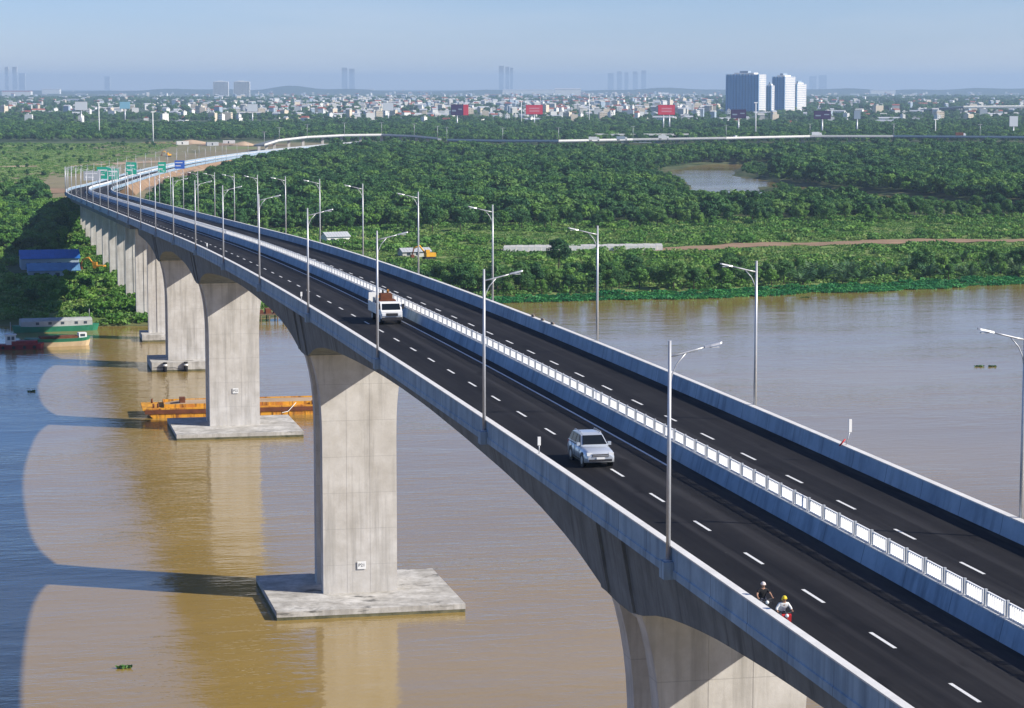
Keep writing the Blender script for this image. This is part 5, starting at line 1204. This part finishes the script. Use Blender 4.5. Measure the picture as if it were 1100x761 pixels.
scatter('mangrove_wood', P, sc, far_cr, 'wide dark green mangrove wood behind the river', 'wood', pk)
P = grid_pts(-260, 34, 830, 1345, 6.2, 2, lambda x, y: (x < 30 - np.clip(900 - y, 0, 60) * .2) & (y > 860 - .1 * x))
scatter('left_wood', P, np.clip(nprs.normal(.85, .16, len(P)), .5, 1.3), far_cr, 'bright mangrove wood left of the bridge', 'wood', np.where(nprs.rand(len(P)) < .75, 3, nprs.randint(0, 3, len(P))))
def far_cond(x, y):
    nn = wob(x, y, 210., 6) + .8 * wob(x, y, 75., 7)
    px_d = path_d(x, y)
    hs = np.zeros(x.shape, bool)
    for a, b_ in spots: hs |= (np.abs(x - a - (y - b_) * a / b_) < 12) & (y < b_ + 14) & (y > b_ - 75)
    return ~hs & (y > exp_y(x) + 34) & (x > -.035 * y - 60) & (x < .50 * y + 60) & (nn > -.75 + 1.35 * np.interp(x / np.maximum(y, 1), [.0, .04, .11, .17, .29, .33, .40, .46], [.5, .5, .55, .9, .9, .6, .4, .4]) * np.clip((y - 3250) / 500, 0, 1)) & ((x > 330) | (y > 2560)) & (px_d > 80)
Pf = [grid_pts(-250, 1800, 2300, 3300, 11.5, 3, far_cond), grid_pts(-300, 2400, 3300, 4800, 17, 4, far_cond), grid_pts(-500, 5200, 4800, 10500, 38, 5, far_cond)]
Sf = [np.clip(nprs.normal(1.0, .22, len(a)), .55, 1.8) for a in Pf]; Sf[1] *= .95; Sf[2] *= 1.5
P = np.concatenate(Pf); print('far', len(P))
scatter('far_woodland', P, np.concatenate(Sf), far_cr, 'far blue-green woodland among the city houses', 'woodland')
P = grid_pts(-120, 330, 1440, 2480, 13, 8, lambda x, y: (path_d(x, y) > 22) & (x < 20 + (y - 1400) * .16) & (wob(x, y, 60., 9) > .1) & (nprs.rand(*x.shape) < .55))
scatter('meadow_shrubs', P, np.clip(nprs.normal(.34, .13, len(P)), .12, .8), far_cr, 'scattered low shrubs on the left meadow', 'shrubs')
# reeds and water plants
def tuft(name, mt, n, r_, h, size, seed):
    rr = random.Random(seed); mb = MB().mat(mt); leafpatch(mb, n, r_, r_, h, size, rr); return proto_obj(mb.mesh(name, fix=False))
reeds = [tuft('reeds', M['grass'], 90, 2.2, .9 + .3 * k, .30, 100 + k) for k in range(2)] + [tuft('reeds', M['leafb'], 110, 1.9, 1.5, .32, 103)]
trk = [at(x, y, 1.5) for x, y in ((690, 268), (780, 266), (870, 263), (960, 260), (1040, 258), (1180, 258))]
tx, ty = np.array([q.x for q in trk]), np.array([q.y for q in trk])
P = grid_pts(60, 470, 648, 1010, 4.6, 12, lambda x, y: (y > bank_y(x) + 5) & (y < 965 + .13 * x) & (wob(x, y, 33., 3) + .7 * wob(x, y, 14., 1) > -.55) & ((y - np.interp(x, tx, ty) > 11) | (y - np.interp(x, tx, ty) < -24) | (x < tx[0])))
scatter('reed_grass', P, np.clip(nprs.normal(1.0, .25, len(P)), .5, 1.7), reeds, 'rough green reed grass on the right bank', 'grass')
P = grid_pts(-60, 72, 600, 1240, 4.3, 13, lambda x, y: (y > bank_y(x) + .5) & ~((x > 8) & (x < 32) & (y > 742) & (y < 800)))
scatter('bank_grass', P, np.clip(nprs.normal(1.0, .25, len(P)), .5, 1.6), reeds, 'rough grass on the bank around the bridge piers', 'grass')
lowg = [tuft('low_grass', M['grass'], 80, 2.3, .35, .22, 120 + k) for k in range(2)]
P = grid_pts(60, 470, 648, 1010, 4.2, 22, lambda x, y: (y > bank_y(x) + 3) & (y < 965 + .13 * x) & (wob(x, y, 33., 3) + .7 * wob(x, y, 14., 1) <= -.45) & ((np.abs(y - np.interp(x, tx, ty)) > 9) | (x < tx[0])))
scatter('low_grass', P, np.clip(nprs.normal(.9, .25, len(P)), .4, 1.5), lowg, 'short pale grass in the clearings of the right bank', 'grass')
P = grid_pts(-130, 330, 1330, 2480, 9, 23, lambda x, y: (path_d(x, y) > 60) & (x < 20 + (y - 1330) * .16))
scatter('meadow_grass', P, np.clip(nprs.normal(1.2, .5, len(P)), .4, 2.4), lowg, 'uneven pale grass of the left meadow', 'grass')
hy_ = [tuft('hyacinth', M['hyacinth'], 120, 1.5, .55, .22, 110 + k) for k in range(2)]
P = grid_pts(120, 480, 630, 760, 2.1, 14, lambda x, y: (y < bank_y(x) + 5) & (y > bank_y(x) - 3 - 5 * np.clip((x - 160) / 60, 0, 1) * (1 + .5 * wob(x, y, 16., 2))))
P[:, 2] = np.maximum(P[:, 2], 0.0)
scatter('water_hyacinth', P, np.clip(nprs.normal(1.0, .2, len(P)), .6, 1.5), hy_, 'bright green water plants fringing the right bank', 'water plants')

# low hills on the horizon
mb = MB().mat(mat('hill_woods', (.05, .085, .05), .95, var=.4, vscale=.002)); n = 160
rowA, rowB, rowC = [], [], []
for i in range(n + 1):
    px = -250 + 1600 * i / n; q = at(px, 96.2, 0); d = q.normalized(); hh_ = 24 + 12 * (wob(px, 0, 90., 1) + .6 * wob(px, 3, 33., 2)) + (30 * math.exp(-((px - 310) / 28) ** 2)) + 12 * math.exp(-((px - 950) / 160) ** 2)
    b_ = Vector((d.x, d.y, 0)).normalized() * 17000; rowA.append((b_.x, b_.y, -5)); rowB.append((b_.x * 1.06, b_.y * 1.06, max(15, hh_))); rowC.append((b_.x * 1.2, b_.y * 1.2, -5))
mb.loft([[Vector(a), Vector(b_), Vector(c_)] for a, b_, c_ in zip(rowA, rowB, rowC)], closed=False, caps=False, smooth=True)
tag(mb.build('hills'), 'low hazy wooded ridge on the horizon', 'hills', kind='structure')

# ------------------------------------------------------------ say which one: place words for look-alikes
def to_px(v):
    d = Vector(v) - Vector((0, 0, CAMZ)); z = d.dot(_f); return 550 + FPX * d.dot(_r) / z
LM_CITY = [(10, 'far left towers'), (87, 'left white billboard'), (134, 'pale blue billboard'), (258, 'grey tower pair'), (417, 'flyover billboard'), (491, 'purple billboard'), (574, 'left red billboard'), (633, 'tall pale mast'), (716, 'right red billboard'), (800, 'blue apartment block'), (883, 'right dark billboard'), (960, 'far pale bridge'), (1089, 'edge billboard')]
LM_LAMP = [(345, 'seventh right lamp'), (390, 'sixth right lamp'), (450, 'fifth right lamp'), (529, 'fourth right lamp'), (642, 'third right lamp'), (720, 'first left lamp'), (813, 'second right lamp'), (1097, 'first right lamp')]
LM_BANK = [(20, 'blue sheds'), (105, 'orange excavator'), (150, 'narrow piers')]
def place_words(group, marks, short):
    mem = [o for o in COL.objects if o.parent is None and o.get('group') == group]; sets = {}
    for o in mem:
        if o['label'].startswith('single'): continue
        px = to_px(o.location); m_ = min(marks, key=lambda q: abs(q[0] - px)); side = 'left' if px < m_[0] else 'right'
        base = o['label']
        for a, b_ in short: base = base.replace(a, b_)
        sz = o.scale[0]; sets.setdefault((base, m_[1], side), []).append((px, o))
    for (base, mk, side), L_ in sets.items():
        L_.sort(key=lambda q: q[0])
        for k, (px, o) in enumerate(L_):
            o['label'] = f'{base} {side} of the {mk}' + ('' if len(L_) == 1 else f', {ordn(k)} from the left')
place_words('houses in the far city', LM_CITY, [(' among the far trees', '')])
place_words(GB, LM_LAMP, [(' in the belt at the right of the far bank', ' on the bank'), (' in the belt above the right-hand water', '')])
place_words('trees at the front edge of the wood', LM_LAMP, [(' at the front edge of the dark green wood', ' at the wood edge')])
place_words('bank trees beside the bridge piers', LM_BANK, [(' near the blue sheds and bridge piers', '')])

# ------------------------------------------------------------ haze
hz = MB(); hzm = bpy.data.materials.new('haze_air'); hzm.use_nodes = True; N = hzm.node_tree.nodes; N.remove(N['Principled BSDF'])
pv = N.new('ShaderNodeVolumePrincipled'); pv.inputs['Density'].default_value = HAZE_DENSITY; pv.inputs['Color'].default_value = (.56, .77, 1.0, 1); pv.inputs['Anisotropy'].default_value = .1
hzm.node_tree.links.new(pv.outputs[0], N['Material Output'].inputs['Volume']); hz.mat(hzm)
hz.box(-31000, 31000, -31000, 31000, -6.5, 190)
tag(hz.build('haze'), 'pale blue haze over the far city', 'haze', kind='stuff')
bpy.context.view_layer.update()
